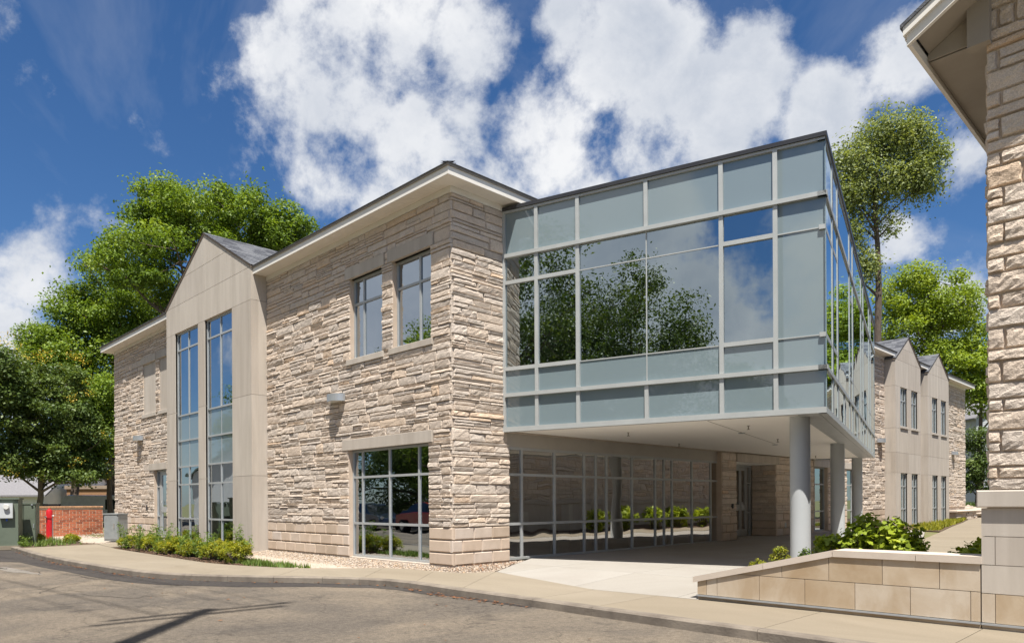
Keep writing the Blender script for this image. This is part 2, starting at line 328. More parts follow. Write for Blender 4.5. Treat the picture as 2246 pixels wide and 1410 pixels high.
# ------------------------------------------------------------------ mesh helpers
class MB:
    def __init__(s): s.v = []; s.f = []; s.t = []
    def add(s, verts, faces, tint=0.5):
        o = len(s.v); s.v.extend(verts); s.f.extend([tuple(i + o for i in f) for f in faces]); s.t.extend([tint] * len(faces)); return s
    def box(s, p, q, tint=0.5):
        (a, b, c), (d, e, f) = p, q
        a, d = min(a, d), max(a, d); b, e = min(b, e), max(b, e); c, f = min(c, f), max(c, f)
        return s.add([(a, b, c), (d, b, c), (d, e, c), (a, e, c), (a, b, f), (d, b, f), (d, e, f), (a, e, f)],
                     [(3, 2, 1, 0), (4, 5, 6, 7), (0, 1, 5, 4), (1, 2, 6, 5), (2, 3, 7, 6), (3, 0, 4, 7)], tint)
    def poly_prism(s, pts, z0, z1, tint=0.5):
        """pts: ccw list of (x,y) or (x,y,z); z0/z1 numbers or functions of x,y"""
        n = len(pts)
        g = lambda z, p: z(p[0], p[1]) if callable(z) else z
        s.add([(p[0], p[1], g(z0, p)) for p in pts] + [(p[0], p[1], g(z1, p)) for p in pts],
              [tuple(range(n - 1, -1, -1)), tuple(range(n, 2 * n))] + [(i, (i + 1) % n, n + (i + 1) % n, n + i) for i in range(n)], tint)
        return s
    def tube(s, pts, rads, n=6, tint=0.5, cap=True):
        pts = [Vector(p) for p in pts]; rings = []
        o = len(s.v)
        for i, p in enumerate(pts):
            d = (pts[min(i + 1, len(pts) - 1)] - pts[max(i - 1, 0)])
            d = d.normalized() if d.length > 1e-9 else Vector((0, 0, 1))
            a = d.cross(Vector((0, 0, 1)) if abs(d.z) < 0.9 else Vector((1, 0, 0))).normalized(); b = d.cross(a)
            r = rads[i] if isinstance(rads, (list, tuple)) else rads
            for k in range(n):
                t = 2 * math.pi * k / n
                s.v.append(tuple(p + (a * math.cos(t) + b * math.sin(t)) * r))
        nf = 0
        for i in range(len(pts) - 1):
            for k in range(n):
                s.f.append((o + i * n + k, o + i * n + (k + 1) % n, o + (i + 1) * n + (k + 1) % n, o + (i + 1) * n + k)); nf += 1
        if cap:
            s.f.append(tuple(o + k for k in range(n - 1, -1, -1))); s.f.append(tuple(o + (len(pts) - 1) * n + k for k in range(n))); nf += 2
        s.t.extend([tint] * nf); return s
    def lathe(s, cx, cy, prof, n=24, tint=0.5):
        o = len(s.v); nf = 0
        for (r, z) in prof:
            for k in range(n):
                t = 2 * math.pi * k / n; s.v.append((cx + r * math.cos(t), cy + r * math.sin(t), z))
        for i in range(len(prof) - 1):
            for k in range(n):
                s.f.append((o + i * n + k, o + i * n + (k + 1) % n, o + (i + 1) * n + (k + 1) % n, o + (i + 1) * n + k)); nf += 1
        s.f.append(tuple(o + k for k in range(n - 1, -1, -1))); s.f.append(tuple(o + (len(prof) - 1) * n + k for k in range(n))); nf += 2
        s.t.extend([tint] * nf); return s
    def build(s, name, mat, parent=None, smooth=False, org=None):
        return mk(name, s.v, s.f, mat, parent, s.t, smooth, org)
ORG = {}
def link(o, parent, org):
    COL.objects.link(o)
    if parent is not None:
        o.parent = parent; p = ORG[parent.name]
        o.location = (org[0] - p[0], org[1] - p[1], org[2] - p[2])
    else: o.location = org
    ORG[o.name] = tuple(org)
def mk(name, v, f, mat, parent=None, tint=None, smooth=False, org=None):
    if org is None: org = ORG[parent.name] if parent is not None else (0, 0, 0)
    me = bpy.data.meshes.new(name)
    me.from_pydata([(a - org[0], b - org[1], c - org[2]) for a, b, c in v], [], f)
    if tint is not None:
        at_ = me.attributes.new('tint', 'FLOAT', 'FACE'); at_.data.foreach_set('value', tint)
    if smooth:
        me.polygons.foreach_set('use_smooth', [True] * len(f))
        me.set_sharp_from_angle(angle=math.radians(40))
    me.materials.append(MATS[mat])
    o = bpy.data.objects.new(name, me); link(o, parent, org); return o
def mk_fast(name, V, idx_counts, idx, mat, parent, tint, org):
    """numpy mesh: V (n,3); idx flat loop indices; idx_counts per-face sizes"""
    me = bpy.data.meshes.new(name)
    V = V - np.array(org)
    me.vertices.add(len(V)); me.vertices.foreach_set('co', V.astype(np.float32).ravel())
    me.loops.add(len(idx)); me.loops.foreach_set('vertex_index', idx.astype(np.int32))
    starts = np.concatenate(([0], np.cumsum(idx_counts)[:-1])).astype(np.int32)
    me.polygons.add(len(idx_counts)); me.polygons.foreach_set('loop_start', starts)
    me.update(calc_edges=True)
    at_ = me.attributes.new('tint', 'FLOAT', 'FACE'); at_.data.foreach_set('value', tint.astype(np.float32))
    me.materials.append(MATS[mat])
    o = bpy.data.objects.new(name, me); link(o, parent, org); return o
def tag(o, label, cat, group=None):
    o['label'] = label; o['category'] = cat
    if group: o['group'] = group
    return o
def thing(name, label, cat, loc, group=None):
    o = bpy.data.objects.new(name, None); o.empty_display_size = 0.2
    link(o, None, tuple(loc)); return tag(o, label, cat, group)
def struct(o, kind='structure'): o['kind'] = kind; return o

class Frame:
    """vertical plane: u along U, v = height, w outward"""
    def __init__(s, O, U):
        s.O = np.array(O, float); s.U = np.array(U, float) / np.hypot(*U); s.N = np.array([s.U[1], -s.U[0]])
    def p(s, u, v, w=0.0):
        q = s.O + s.U * u + s.N * w; return (q[0], q[1], v)
    def box(s, mb, u0, u1, v0, v1, w0, w1, tint=0.5):
        P = s.p
        mb.add([P(u0, v0, w0), P(u1, v0, w0), P(u1, v0, w1), P(u0, v0, w1), P(u0, v1, w0), P(u1, v1, w0), P(u1, v1, w1), P(u0, v1, w1)],
               [(0, 1, 2, 3), (7, 6, 5, 4), (4, 5, 1, 0), (5, 6, 2, 1), (6, 7, 3, 2), (7, 4, 0, 3)], tint); return mb
    def bev(s, mb, u0, u1, v0, v1, w0, w1, c, tint=0.5, cw=None):
        """box with a chamfered front face"""
        P = s.p; cw = cw or c
        mb.add([P(u0, v0, w0), P(u1, v0, w0), P(u1, v1, w0), P(u0, v1, w0), P(u0, v0, w1 - cw), P(u1, v0, w1 - cw), P(u1, v1, w1 - cw), P(u0, v1, w1 - cw),
                P(u0 + c, v0 + c, w1), P(u1 - c, v0 + c, w1), P(u1 - c, v1 - c, w1), P(u0 + c, v1 - c, w1)],
               [(3, 2, 1, 0), (0, 1, 5, 4), (1, 2, 6, 5), (2, 3, 7, 6), (3, 0, 4, 7), (4, 5, 9, 8), (5, 6, 10, 9), (6, 7, 11, 10), (7, 4, 8, 11), (8, 9, 10, 11)], tint); return mb
FA = Frame((0, 0), (1, 0)); FB = Frame((0, 0), (0, 1))
FC = Frame((0, 1.38), (6.0, 1.71)); FD = Frame((6.0, 3.09), (-1.71, 6.0))

def rock(F, u0, u1, v0, v1, wb, rng, bulge, lod=1.0, tint=0.5, g=0.005):
    proud = rng.uniform(.004, .018) if (v1 - v0 < .095 and bulge > .0085) else rng.uniform(-.004, .006)
    """one rock-faced stone: flat arris, rough bulging face"""
    u0 += g; u1 -= g; v0 += g; v1 -= g
    lu, lv = u1 - u0, v1 - v0
    nu = max(2, min(9, int(round(lu / 0.08 * lod)))); nv = max(1, min(4, int(round(lv / 0.05 * lod))))
    off = rng.uniform(-0.006, 0.008) + (proud if wb > -.049 else 0); tu = rng.uniform(-0.02, 0.02) * bulge / 0.04; tv = rng.uniform(-0.016, 0.016)
    V = []; Fc = []
    # a spalled ridge position
    ru, rv = rng.uniform(0.25, 0.75), rng.uniform(0.35, 0.7)
    for j in range(nv + 3):
        for i in range(nu + 3):
            ei = i == 0 or i == nu + 2; ej = j == 0 or j == nv + 2
            a = 0 if i <= 0 else (1 if i >= nu + 2 else (i - 0.85 + 0.35 * 0) / (nu + 0.3))
            b = 0 if j <= 0 else (1 if j >= nv + 2 else (j - 0.85) / (nv + 0.3))
            a = min(max(a, 0.0), 1.0); b = min(max(b, 0.0), 1.0)
            if ei or ej:
                w = -0.008 + off * 0.75 + rng.uniform(-0.004, 0.004)
            else:
                a = min(max(a + rng.uniform(-.3, .3) / (nu + 1), 0.02), 0.98); b = min(max(b + rng.uniform(-.25, .25) / (nv + 1), 0.06), 0.94)
                prof = 1 - 0.75 * abs(a - ru) ** 1.5 - 0.9 * abs(b - rv) ** 1.3
                w = off + bulge * (0.35 + 0.65 * prof) * rng.uniform(0.62, 1.12) + tu * (a - .5) + tv * (b - .5)
            V.append(F.p(u0 + lu * a, v0 + lv * b, w))
    n = nu + 3; m = nv + 3
    for j in range(m - 1):
        for i in range(n - 1):
            Fc.append((j * n + i, j * n + i + 1, (j + 1) * n + i + 1, (j + 1) * n + i))
    # sides back to the mortar
    o = len(V)
    V += [F.p(u0, v0, wb), F.p(u1, v0, wb), F.p(u1, v1, wb), F.p(u0, v1, wb)]
    Fc.append(tuple([o, o + 1] + [i for i in range(n - 1, -1, -1)]))
    Fc.append(tuple([o + 1, o + 2] + [j * n + n - 1 for j in range(m - 1, -1, -1)]))
    Fc.append(tuple([o + 2, o + 3] + [(m - 1) * n + i for i in range(n)]))
    Fc.append(tuple([o + 3, o] + [j * n for j in range(m)]))
    return V, Fc, tint
def free(u0, u1, a, b, ops):
    iv = [(u0, u1)]
    for (ua, ub, va, vb) in ops:
        if va < b - 1e-3 and vb > a + 1e-3:
            nx = []
            for (p, q) in iv:
                if ub <= p or ua >= q: nx.append((p, q)); continue
                if ua > p + 1e-3: nx.append((p, ua))
                if ub < q - 1e-3: nx.append((ub, q))
            iv = nx
    return iv
def ashlar(F, u0, u1, levels, ops, rng, out, lod=1.0, band=0.18, lens=(0.35, 1.15), bul=(0.014, 0.036), wb=-0.045, g=0.005, thin=True, ends=(0, 0), par=0):
    k = par
    for z0, z1 in zip(levels[:-1], levels[1:]):
        n = max(1, int(round((z1 - z0) / band)))
        cr_ = random.Random(int(z0 * 1000) + 7)
        cuts = [z0] + sorted(z0 + (z1 - z0) * (i + cr_.uniform(-.2, .2)) / n for i in range(1, n)) + [z1]
        for a, b in zip(cuts[:-1], cuts[1:]):
            k += 1
            e0 = u0 + ends[0] * (k % 2); e1 = u1 - ends[1] * (k % 2)
            for (p, q) in free(e0, e1, a, b, ops):
                u = p
                while u < q - 1e-3:
                    ln = rng.uniform(*lens)
                    if q - (u + ln) < lens[0] * 0.8: ln = q - u
                    if ln > lens[1] * 1.5: ln *= 0.5
                    r = rng.random(); h = b - a
                    if not thin or r < 0.36 or h < 0.11: rows = [(a, b)]
                    elif r < 0.66: c = a + h * rng.uniform(0.55, 0.68); rows = [(a, c), (c, b)]
                    elif r < 0.88: c = a + h * rng.uniform(0.32, 0.45); rows = [(a, c), (c, b)]
                    else: rows = [(a, a + h / 3), (a + h / 3, a + 2 * h / 3), (a + 2 * h / 3, b)]
                    for (ra, rb) in rows:
                        sub = [(u, u + ln)]
                        if ln > 0.62 and rng.random() < 0.5:
                            c = u + ln * rng.uniform(.35, .65); sub = [(u, c), (c, u + ln)]
                        for (sa, sb) in sub:
                            t = rng.random(); t = 0.12 + 0.58 * t if rng.random() < 0.90 else (0.02 if rng.random() < .5 else rng.uniform(.72, .95))
                            hh = rb - ra
                            out.append((F, sa, sb, ra, rb, wb, rng.uniform(*bul) * (0.55 if hh < 0.09 else 1.0), t, g, lod))
                    u += ln
def place_stones(specs, parent, mat, limit, rng, single='stone', rest='stonework'):
    """the stones that show largest become objects of their own, the rest one joined part"""
    def score(s):
        F, u0, u1, v0, v1 = s[:5]
        p = F.p((u0 + u1) / 2, (v0 + v1) / 2); x, y, d = project(p)
        if not (-20 < x < 2266 and -20 < y < 1430): return 0
        view = np.array(p[:2]) - CAM[:2]; view /= np.hypot(*view)
        return (u1 - u0) * (v1 - v0) * max(0, -(view @ F.N)) / d ** 2
    order = sorted(specs, key=score, reverse=True)
    big = MB()
    for i, s in enumerate(order):
        F, u0, u1, v0, v1, wb, bulge, t, g, lod = s
        V, Fc, t = rock(F, u0, u1, v0, v1, wb, rng, bulge, lod, t, g)
        if i < limit and score(s) > 0:
            mk(single, V, Fc, mat, parent, [t] * len(Fc))
        else: big.add(V, Fc, t)
    if big.v:
        o = big.build(rest, mat, parent); o['kind'] = 'stuff'
def wall_back(mb, F, u0, u1, v0, v1, ops, w0, w1):
    lv = sorted(set([v0, v1] + [z for o in ops for z in o[2:4] if v0 < z < v1]))
    for a, b in zip(lv[:-1], lv[1:]):
        for p, q in free(u0, u1, a, b, ops): F.box(mb, p, q, a, b, w0, w1)
def tint01(rng): return rng.random()
def window(parent, F, u0, u1, v0, v1, vbars, hbars, w, gmat, fmat='metal_frame', fw=0.05, fd=0.10, spand=(), label=None, midskip=(), inset=0.03, sill=True):
    """aluminium window: frame with bars as one part, every pane a sub-part. vbars/hbars are centre lines"""
    mb = MB(); us = [u0] + list(vbars) + [u1]; vs = [v0] + list(hbars) + [v1]
    F.box(mb, u0, u0 + fw, v0, v1, w - fd, w); F.box(mb, u1 - fw, u1, v0, v1, w - fd, w)
    F.box(mb, u0 + fw, u1 - fw, v0, v0 + fw, w - fd, w - 0.001); F.box(mb, u0 + fw, u1 - fw, v1 - fw, v1, w - fd, w - 0.001)
    for i, h in enumerate(hbars): F.box(mb, u0 + fw, u1 - fw, h - fw / 2, h + fw / 2, w - fd, w - 0.002)
    for b in vbars:
        for j in range(len(vs) - 1):
            t = fw / 2 if j not in midskip else 0.008
            lo = vs[j] + (fw if j == 0 else fw / 2); hi = vs[j + 1] - (fw if j == len(vs) - 2 else fw / 2)
            F.box(mb, b - t, b + t, lo, hi, w - fd, w - (0.003 if j not in midskip else 0.02))
    fr = mb.build('window', fmat, parent)
    if label: fr['label'] = label
    for j in range(len(vs) - 1):
        for i in range(len(us) - 1):
            a = us[i] + (fw if i == 0 else (fw / 2 if j not in midskip else 0.008)); b = us[i + 1] - (fw if i == len(us) - 2 else (fw / 2 if j not in midskip else 0.008))
            lo = vs[j] + (fw if j == 0 else fw / 2); hi = vs[j + 1] - (fw if j == len(vs) - 2 else fw / 2)
            pm = MB(); F.box(pm, a - 0.004, b + 0.004, lo - 0.004, hi + 0.004, w - inset - 0.012, w - inset)
            if j in spand: pm.build('spandrel_panel', 'spandrel', fr)
            else:
                # panes are single sheets
                q = MB(); q.add([F.p(a - .004, lo - .004, w - inset), F.p(b + .004, lo - .004, w - inset), F.p(b + .004, hi + .004, w - inset), F.p(a - .004, hi + .004, w - inset)], [(0, 1, 2, 3)])
                q.build('pane', gmat, fr)
    return fr

# ------------------------------------------------------------------ ground heights
def smooth(a, b, x):
    t = min(max((x - a) / (b - a), 0), 1); return t * t * (3 - 2 * t)
def gz(x, y):
    top = 0.15 + 1.05 * smooth(0.3, 4.0, x)
    z = -0.095 * min(max((top - y) / 1.3, 0), 1)
    z += 0.0055 * max(0.0, y - 1.0) if y < 60 else 0.32
    return z
def clip_poly(poly, n, d):
    """keep n.p <= d"""
    out = []
    for i, p in enumerate(poly):
        q = poly[(i + 1) % len(poly)]
        a = n[0] * p[0] + n[1] * p[1] - d; b = n[0] * q[0] + n[1] * q[1] - d
        if a <= 0: out.append(p)
        if a * b < 0:
            t = a / (a - b); out.append((p[0] + (q[0] - p[0]) * t, p[1] + (q[1] - p[1]) * t))
    return out
def pip(p, poly):
    c = False; n = len(poly)
    for i in range(n):
        a, b = poly[i], poly[i - 1]
        if (a[1] > p[1]) != (b[1] > p[1]) and p[0] < (b[0] - a[0]) * (p[1] - a[1]) / (b[1] - a[1]) + a[0]: c = not c
    return c

# ------------------------------------------------------------------ ground, road, pavements
R = random.Random(11)
def build_ground():
    mb = MB(); mb.add([(-1500, -1500, -0.32), (1500, -1500, -0.32), (1500, 1500, -0.32), (-1500, 1500, -0.32)], [(0, 1, 2, 3)])
    struct(mb.build('ground', 'grass_ground'))
    mb = MB()
    for (x0, x1, ys) in ((-70, -15.9, (-4.25, -1.15, .15, 1, 60)), (-15.9, 0.3, (-0.45, .15, 1, 60)), (0.3, 5.5, (1.6, 60)), (5.5, 70, (-.2, 1, 60))):
        for a, b in zip(ys[:-1], ys[1:]):
            mb.add([(x0, a, gz(x0, a) - .045), (x1, a, gz(x1, a) - .045), (x1, b, gz(x1, b - .001) - .045), (x0, b, gz(x0, b - .001) - .045)], [(0, 1, 2, 3)])
    struct(mb.build('yard', 'grass_ground'))
KO = [(-70, -4.3), (-40, -4.25), (-19.3, -4.23), (-15.8, -4.36), (-13.0, -4.5), (-10.9, -4.56), (-8.8, -4.52), (-6.9, -4.42), (-5.7, -4.36), (-4.76, -4.24), (-4.0, -4.1), (-3.2, -3.8), (-2.5, -3.4), (-1.7, -2.88),
      (-0.9, -2.33), (-0.25, -1.97), (0.3, -1.78), (0.9, -1.71), (1.6, -1.74), (2.2, -1.78), (3.9, -1.82), (5.0, -1.87), (7.28, -1.94), (8.95, -1.98), (12, -2.0), (16, -2.0), (40, -2.0)]
KI = {}
def build_street():
    mb = MB()
    n = len(KO)
    V = [(x, y + .03, -0.215) for x, y in KO] + [(x, -16.0, -0.215) for x, y in KO]
    mb.add(V, [(n + i, n + i + 1, i + 1, i) for i in range(n - 1)])
    struct(mb.build('road', 'asphalt'))
    # strip of newer asphalt along the kerb
    mb = MB(); rr = random.Random(4)
    edge = []
    for (x, y) in KO[2:21]:
        wd = 0.55 if x < -6 else (0.62 if x < -1 else 0.30)
        if x < -12: wd = 1.6
        if x > 2.0: wd = 0.12
        edge.append((x + (0.35 if -5 < x < 0 else 0), y - wd + rr.uniform(-.05, .05)))
    K = KO[2:21]; m = len(K)
    mb.add([(x, y + .02, -.211) for x, y in K] + [(x, y, -.211) for x, y in edge], [(m + i, m + i + 1, i + 1, i) for i in range(m - 1)])
    struct(mb.build('asphalt_strip', 'asphalt_new'))
    # pale repaired patches
    for cx, cy, lx, ly, rot, sd in ((-8.6, -5.75, 1.9, .16, .10, 1), (-11.5, -6.0, 2.4, .14, .07, 2), (-2.4, -5.3, 1.4, .5, .2, 3)):
        rr = random.Random(sd); pts = []
        for k in range(22):
            t = 2 * math.pi * k / 22; q = rr.uniform(.7, 1.15)
            u, w = lx * math.cos(t) * q, ly * math.sin(t) * q
            pts.append((cx + u * math.cos(rot) - w * math.sin(rot), cy + u * math.sin(rot) + w * math.cos(rot), -.2105))
        mb = MB(); mb.add(pts, [tuple(range(22))]); struct(mb.build('road_patch', 'asphalt_patch' if sd < 3 else 'asphalt'))
    # open cracks across the old surface
    rc = random.Random(12)
    for (x, y, a, n_) in ((-9.5, -5.6, -.25, 26), (-4.5, -5.2, -.9, 18), (-6.2, -5.1, .1, 22)):
        L1 = []; L2 = []
        for k in range(n_):
            w = .012 * rc.uniform(.4, 1.5) * (1 - abs(k / n_ - .5)); L1.append((x - math.sin(a) * w, y + math.cos(a) * w, -.2095)); L2.append((x + math.sin(a) * w, y - math.cos(a) * w, -.2095))
            a += rc.uniform(-.35, .35); x += math.cos(a) * .12; y += math.sin(a) * .12
        mb = MB(); mb.add(L1 + L2, [(n_ + k, n_ + k + 1, k + 1, k) for k in range(n_ - 1)]); struct(mb.build('road_crack', 'asphalt_new'))
    # far kerb and verge
    mb = MB(); mb.box((-80, -16.4, -.3), (60, -16.0, -.08)); struct(mb.build('far_kerb', 'kerb'))
    mb = MB(); mb.add([(-80, -60, -.10), (60, -60, -.10), (60, -16.4, -.10), (-80, -16.4, -.10)], [(0, 1, 2, 3)]); struct(mb.build('far_verge', 'grass_ground'))
    # kerb stones
    root = bpy.data.objects.new('kerb', None); link(root, None, (0, 0, 0)); struct(root)
    def off(i, d):
        a = np.array(KO[max(i - 1, 0)]); b = np.array(KO[min(i + 1, n - 1)]); t = (b - a) / np.hypot(*(b - a))
        p = np.array(KO[i]) + np.array([-t[1], t[0]]) * d; return (p[0], p[1])
    for i in range(n - 1):
        P = [np.array(KO[i]), np.array(KO[i + 1]), np.array(off(i + 1, .15)), np.array(off(i, .15))]
        t = (P[1] - P[0]) / np.hypot(*(P[1] - P[0])) * .003
        P[0] = P[0] + t; P[3] = P[3] + t; P[1] = P[1] - t; P[2] = P[2] - t
        v = []
        ch = .022
        d = (P[3] - P[0]) / np.hypot(*(P[3] - P[0])); d1 = (P[2] - P[1]) / np.hypot(*(P[2] - P[1]))
        zt = -.098
        prof = [[(0, -.3), (0.0, zt - ch), (ch, zt), (.15, zt), (.15, -.3)]]
        a = [(P[0][0] + d[0] * o, P[0][1] + d[1] * o, z) for o, z in prof[0]]; b = [(P[1][0] + d1[0] * o, P[1][1] + d1[1] * o, z) for o, z in prof[0]]
        mb = MB(); mb.add(a + b, [(0, 5, 6, 1), (1, 6, 7, 2), (2, 7, 8, 3), (3, 8, 9, 4), (4, 3, 2, 1, 0), (5, 6, 7, 8, 9)]); mb.build('kerb_stone', 'kerb', root)
    return off
OFF = None
SIN = [(-16.3, -2.0), (-12.9, -2.36), (-10.9, -2.42), (-8.9, -2.45), (-7.4, -2.50), (-6.4, -2.52), (-5.75, -2.53), (-4.9, -2.42), (-4.1, -2.22), (-3.4, -2.0), (-2.84, -1.72),
       (-1.95, -1.05), (-1.3, -.72), (-0.6, -.58), (0.1, -.54), (.78, -.45), (1.25, -.02), (3.9, -.45), (5.0, -.38), (7.28, -.31), (8.95, -.31), (12, -.31), (16, -.31), (40, -.31)]
JOINTS = {0, 2, 4, 6, 8, 10, 12, 14, 16, 17, 18, 19, 20, 21, 22, 23}
def build_pavement(off):
    root = bpy.data.objects.new('sidewalk', None); link(root, None, (0, 0, 0)); struct(root)
    base = 3
    run = []
    for k in range(len(SIN)):
        run.append((off(base + k, .155), SIN[k]))
        if k in JOINTS and len(run) > 1:
            mb = MB(); t = R.random()
            # one slab, made of quads between joints, 8 mm gaps at both ends
            q = [list(map(np.array, r)) for r in run]
            s0 = (q[1][0] - q[0][0]); s0 /= np.hypot(*s0); e0 = q[-1][0] - q[-2][0]; e0 /= np.hypot(*e0)
            q[0] = [p + s0 * .004 for p in q[0]]; q[-1] = [p - e0 * .004 for p in q[-1]]
            nn = len(q)
            top = [(p[0][0], p[0][1], -.099) for p in q] + [(p[1][0], p[1][1], max(gz(*p[1]), -.099)) for p in q]
            bot = [(x, y, -.25) for x, y, z in top]
            f = [(i, i + 1, nn + i + 1, nn + i) for i in range(nn - 1)]
            sides = [(i, i + 1) for i in range(nn - 1)] + [(nn - 1, 2 * nn - 1)] + [(2 * nn - 1 - i, 2 * nn - 2 - i) for i in range(nn - 1)] + [(nn, 0)]
            o = 2 * nn
            mb.add(top + bot, f + [(o + a, o + b, b, a) for a, b in sides], t)
            mb.build('slab', 'concrete', root); run = [run[-1]]
    # walk to the side door
    mb = MB(); mb.poly_prism([(-16.25, -1.99), (-13.9, -2.24), (-14.3, -.05), (-16.9, -.05)], -.2, lambda x, y: gz(x, y) + .004, .4); mb.build('slab', 'concrete', root)
    root2 = bpy.data.objects.new('plaza', None); link(root2, None, (0, 0, 0)); struct(root2)
    poly = [(-.13, 2.35), (1.265, -.005), (3.9, -.437), (5.0, -.367), (5.62, -.335), (5.62, 6.2), (5.1, 11.0), (4.2, 14.6), (2.6, 20.6), (0.9, 20.6), (.9, 16.6), (-.13, 16.6)]
    # polygon is cut into slabs on a 1.9 m grid
    for i in range(0, 4):
        for j in range(-1, 12):
            x0, x1, y0, y1 = -.4 + 1.9 * i, 1.5 + 1.9 * i, -.6 + 1.9 * j, 1.3 + 1.9 * j
            g = .004
            for part in ([(-.13, 2.35), (1.265, -.005), (3.9, -.437), (5.0, -.367), (5.62, -.335), (5.62, 6.2), (-.13, 6.2)], [(-.13, 6.2), (5.62, 6.2), (5.1, 11.0), (-.13, 11)], [(-.13, 11), (5.1, 11), (4.2, 14.6), (-.13, 14.6)], [(-.13, 14.6), (4.2, 14.6), (2.6, 20.6), (.55, 20.6), (.55, 16.6), (-.13, 16.6)]):
                p = part
                for nrm, d in (((1, 0), x1 - g), ((-1, 0), -(x0 + g)), ((0, 1), y1 - g), ((0, -1), -(y0 + g))): 
                    if p: p = clip_poly(p, nrm, d)
                if len(p) >= 3:
                    mb = MB(); mb.poly_prism(p, -.3, lambda x, y: gz(x, y), R.random()); mb.build('slab', 'plaza_concrete', root2)
    # alcove floor
    mb = MB(); mb.box((-.95, 11.25, -.2), (-.135, 14.0, gz(0, 12.5) + .002), .5); mb.build('slab', 'plaza_concrete', root2)
    # footpath winding back along the wing
    root3 = bpy.data.objects.new('footpath', None); link(root3, None, (0, 0, 0)); struct(root3)
    Lp = [(5.63, 6.2), (5.11, 11.0), (4.21, 14.6), (3.3, 20.0), (2.4, 25.0), (1.6, 30.0), (0.5, 36.0), (-1.5, 43.0)]
    Rp = [(8.3, 6.6), (7.2, 11.0), (6.15, 15.0), (5.35, 20.0), (4.5, 25.0), (3.7, 30.0), (2.6, 36.0), (.6, 43.0)]
    for i in range(7):
        p = [Lp[i], Rp[i], Rp[i + 1], Lp[i + 1]]
        p = [(a[0], a[1] + (.004 if k < 2 else -.004)) for k, a in enumerate(p)]
        mb = MB(); mb.poly_prism(p, -.2, lambda x, y: gz(x, y) + .004, R.random()); mb.build('slab', 'concrete', root3)
def bed(name, poly, mat, dz):
    mb = MB(); mb.poly_prism(poly, -.28, lambda x, y: gz(x, y) + dz); return struct(mb.build(name, mat))
GRAVEL = [(-13.9, .02), (-13.9, -.45), (-7.9, -.5), (-7.3, -1.1), (-5.6, -1.5), (-3.9, -1.85), (-2.84, -1.68), (-1.95, -1.01), (-1.3, -.68), (-0.6, -.54), (0.1, -.5), (.74, -.41), (1.22, .0), (-.08, 2.1), (-.08, .02)]
GRAVEL_L = [(-30.0, -3.2), (-18.8, -2.3), (-16.6, -1.6), (-16.95, .02), (-21.4, .02), (-21.4, 6), (-30, 6)]
BEDBAY = [(-13.9, -.46), (-13.85, -2.22), (-12.9, -2.32), (-10.9, -2.38), (-8.9, -2.41), (-7.4, -2.46), (-6.4, -2.48), (-5.75, -2.49), (-4.9, -2.38), (-4.1, -2.18), (-3.4, -1.96), (-2.9, -1.72), (-3.9, -1.86), (-5.6, -1.51), (-7.3, -1.11), (-7.9, -.51)]
BEDLEFT = [(-24, -4.05), (-15.95, -4.15), (-16.35, -2.02), (-16.6, -1.62), (-18.8, -2.32), (-24, -3.0)]
def pebbles(name, poly, n, seed, dz, smin=.012, smax=.032, mat='pebble', keep=None):
    rr = np.random.RandomState(seed)
    xs = [p[0] for p in poly]; ys = [p[1] for p in poly]; V = []; cnt = []; idx = []; T = []
    base = np.array([(1, 0, 0), (-1, 0, 0), (0, 1, 0), (0, -1, 0), (0, 0, 1), (0, 0, -1)], float)
    tri = np.array([(0, 2, 4), (2, 1, 4), (1, 3, 4), (3, 0, 4), (2, 0, 5), (1, 2, 5), (3, 1, 5), (0, 3, 5)])
    k = 0; tries = 0
    while k < n and tries < n * 12:
        tries += 1
        x, y = rr.uniform(min(xs), max(xs)), rr.uniform(min(ys), max(ys))
        if not pip((x, y), poly) or (keep and not keep(x, y)): continue
        s = rr.uniform(smin, smax); a = rr.uniform(0, 6.28); ca, sa = math.cos(a), math.sin(a)
        b = base * (s * rr.uniform(.7, 1.3), s * rr.uniform(.5, 1), s * rr.uniform(.4, .75)) + rr.uniform(-.18, .18, (6, 3)) * s
        p = np.stack((b[:, 0] * ca - b[:, 1] * sa + x, b[:, 0] * sa + b[:, 1] * ca + y, b[:, 2] + gz(x, y) + dz + s * .25), 1)
        V.append(p); idx.append(tri + 6 * k); T += [rr.random_sample()] * 8; k += 1
    V = np.concatenate(V); idx = np.concatenate(idx).ravel()
    o = mk_fast(name, V, np.full(k * 8, 3), idx, mat, None, np.array(T), (0, 0, 0)); return struct(o, 'stuff')
def flat_litter(name, pts, size, seed, mat):
    rr = random.Random(seed); mb = MB()
    for (x, y, z) in pts:
        a = rr.uniform(0, 6.28); s = size * rr.uniform(.5, 1.3); tl = rr.uniform(-.35, .35)
        c, sn = math.cos(a), math.sin(a)
        q = [(-1, 0, 0), (0, -.5, tl), (1, 0, .15), (0, .5, -tl * .3 + .25)]
        mb.add([(x + (u * c - w * sn) * s, y + (u * sn + w * c) * s, z + .012 + abs(h) * s) for u, w, h in q], [(0, 1, 2, 3)], rr.random())
    return struct(mb.build(name, mat), 'stuff')
build_ground(); OFF = build_street(); build_pavement(OFF)
bed('gravel_bed', GRAVEL, 'pebble', -.03); bed('gravel_yard', GRAVEL_L, 'pebble', -.025)
bed('planting_bed', BEDBAY, 'soil', -.02); bed('planting_bed', BEDLEFT, 'soil', -.015)
bed('planting_bed', [(5.64, .12), (8.9, .12), (8.9, 5.6), (8.6, 6.3), (5.64, 5.9)], 'soil', .12)
bed('planting_bed', [(.02, 20.7), (2.5, 20.7), (3.25, 20.1), (2.35, 25), (1.55, 30), (.45, 36), (-.9, 41), (-3.5, 41), (-3.5, 37.6), (.02, 37.4)], 'soil', .0)
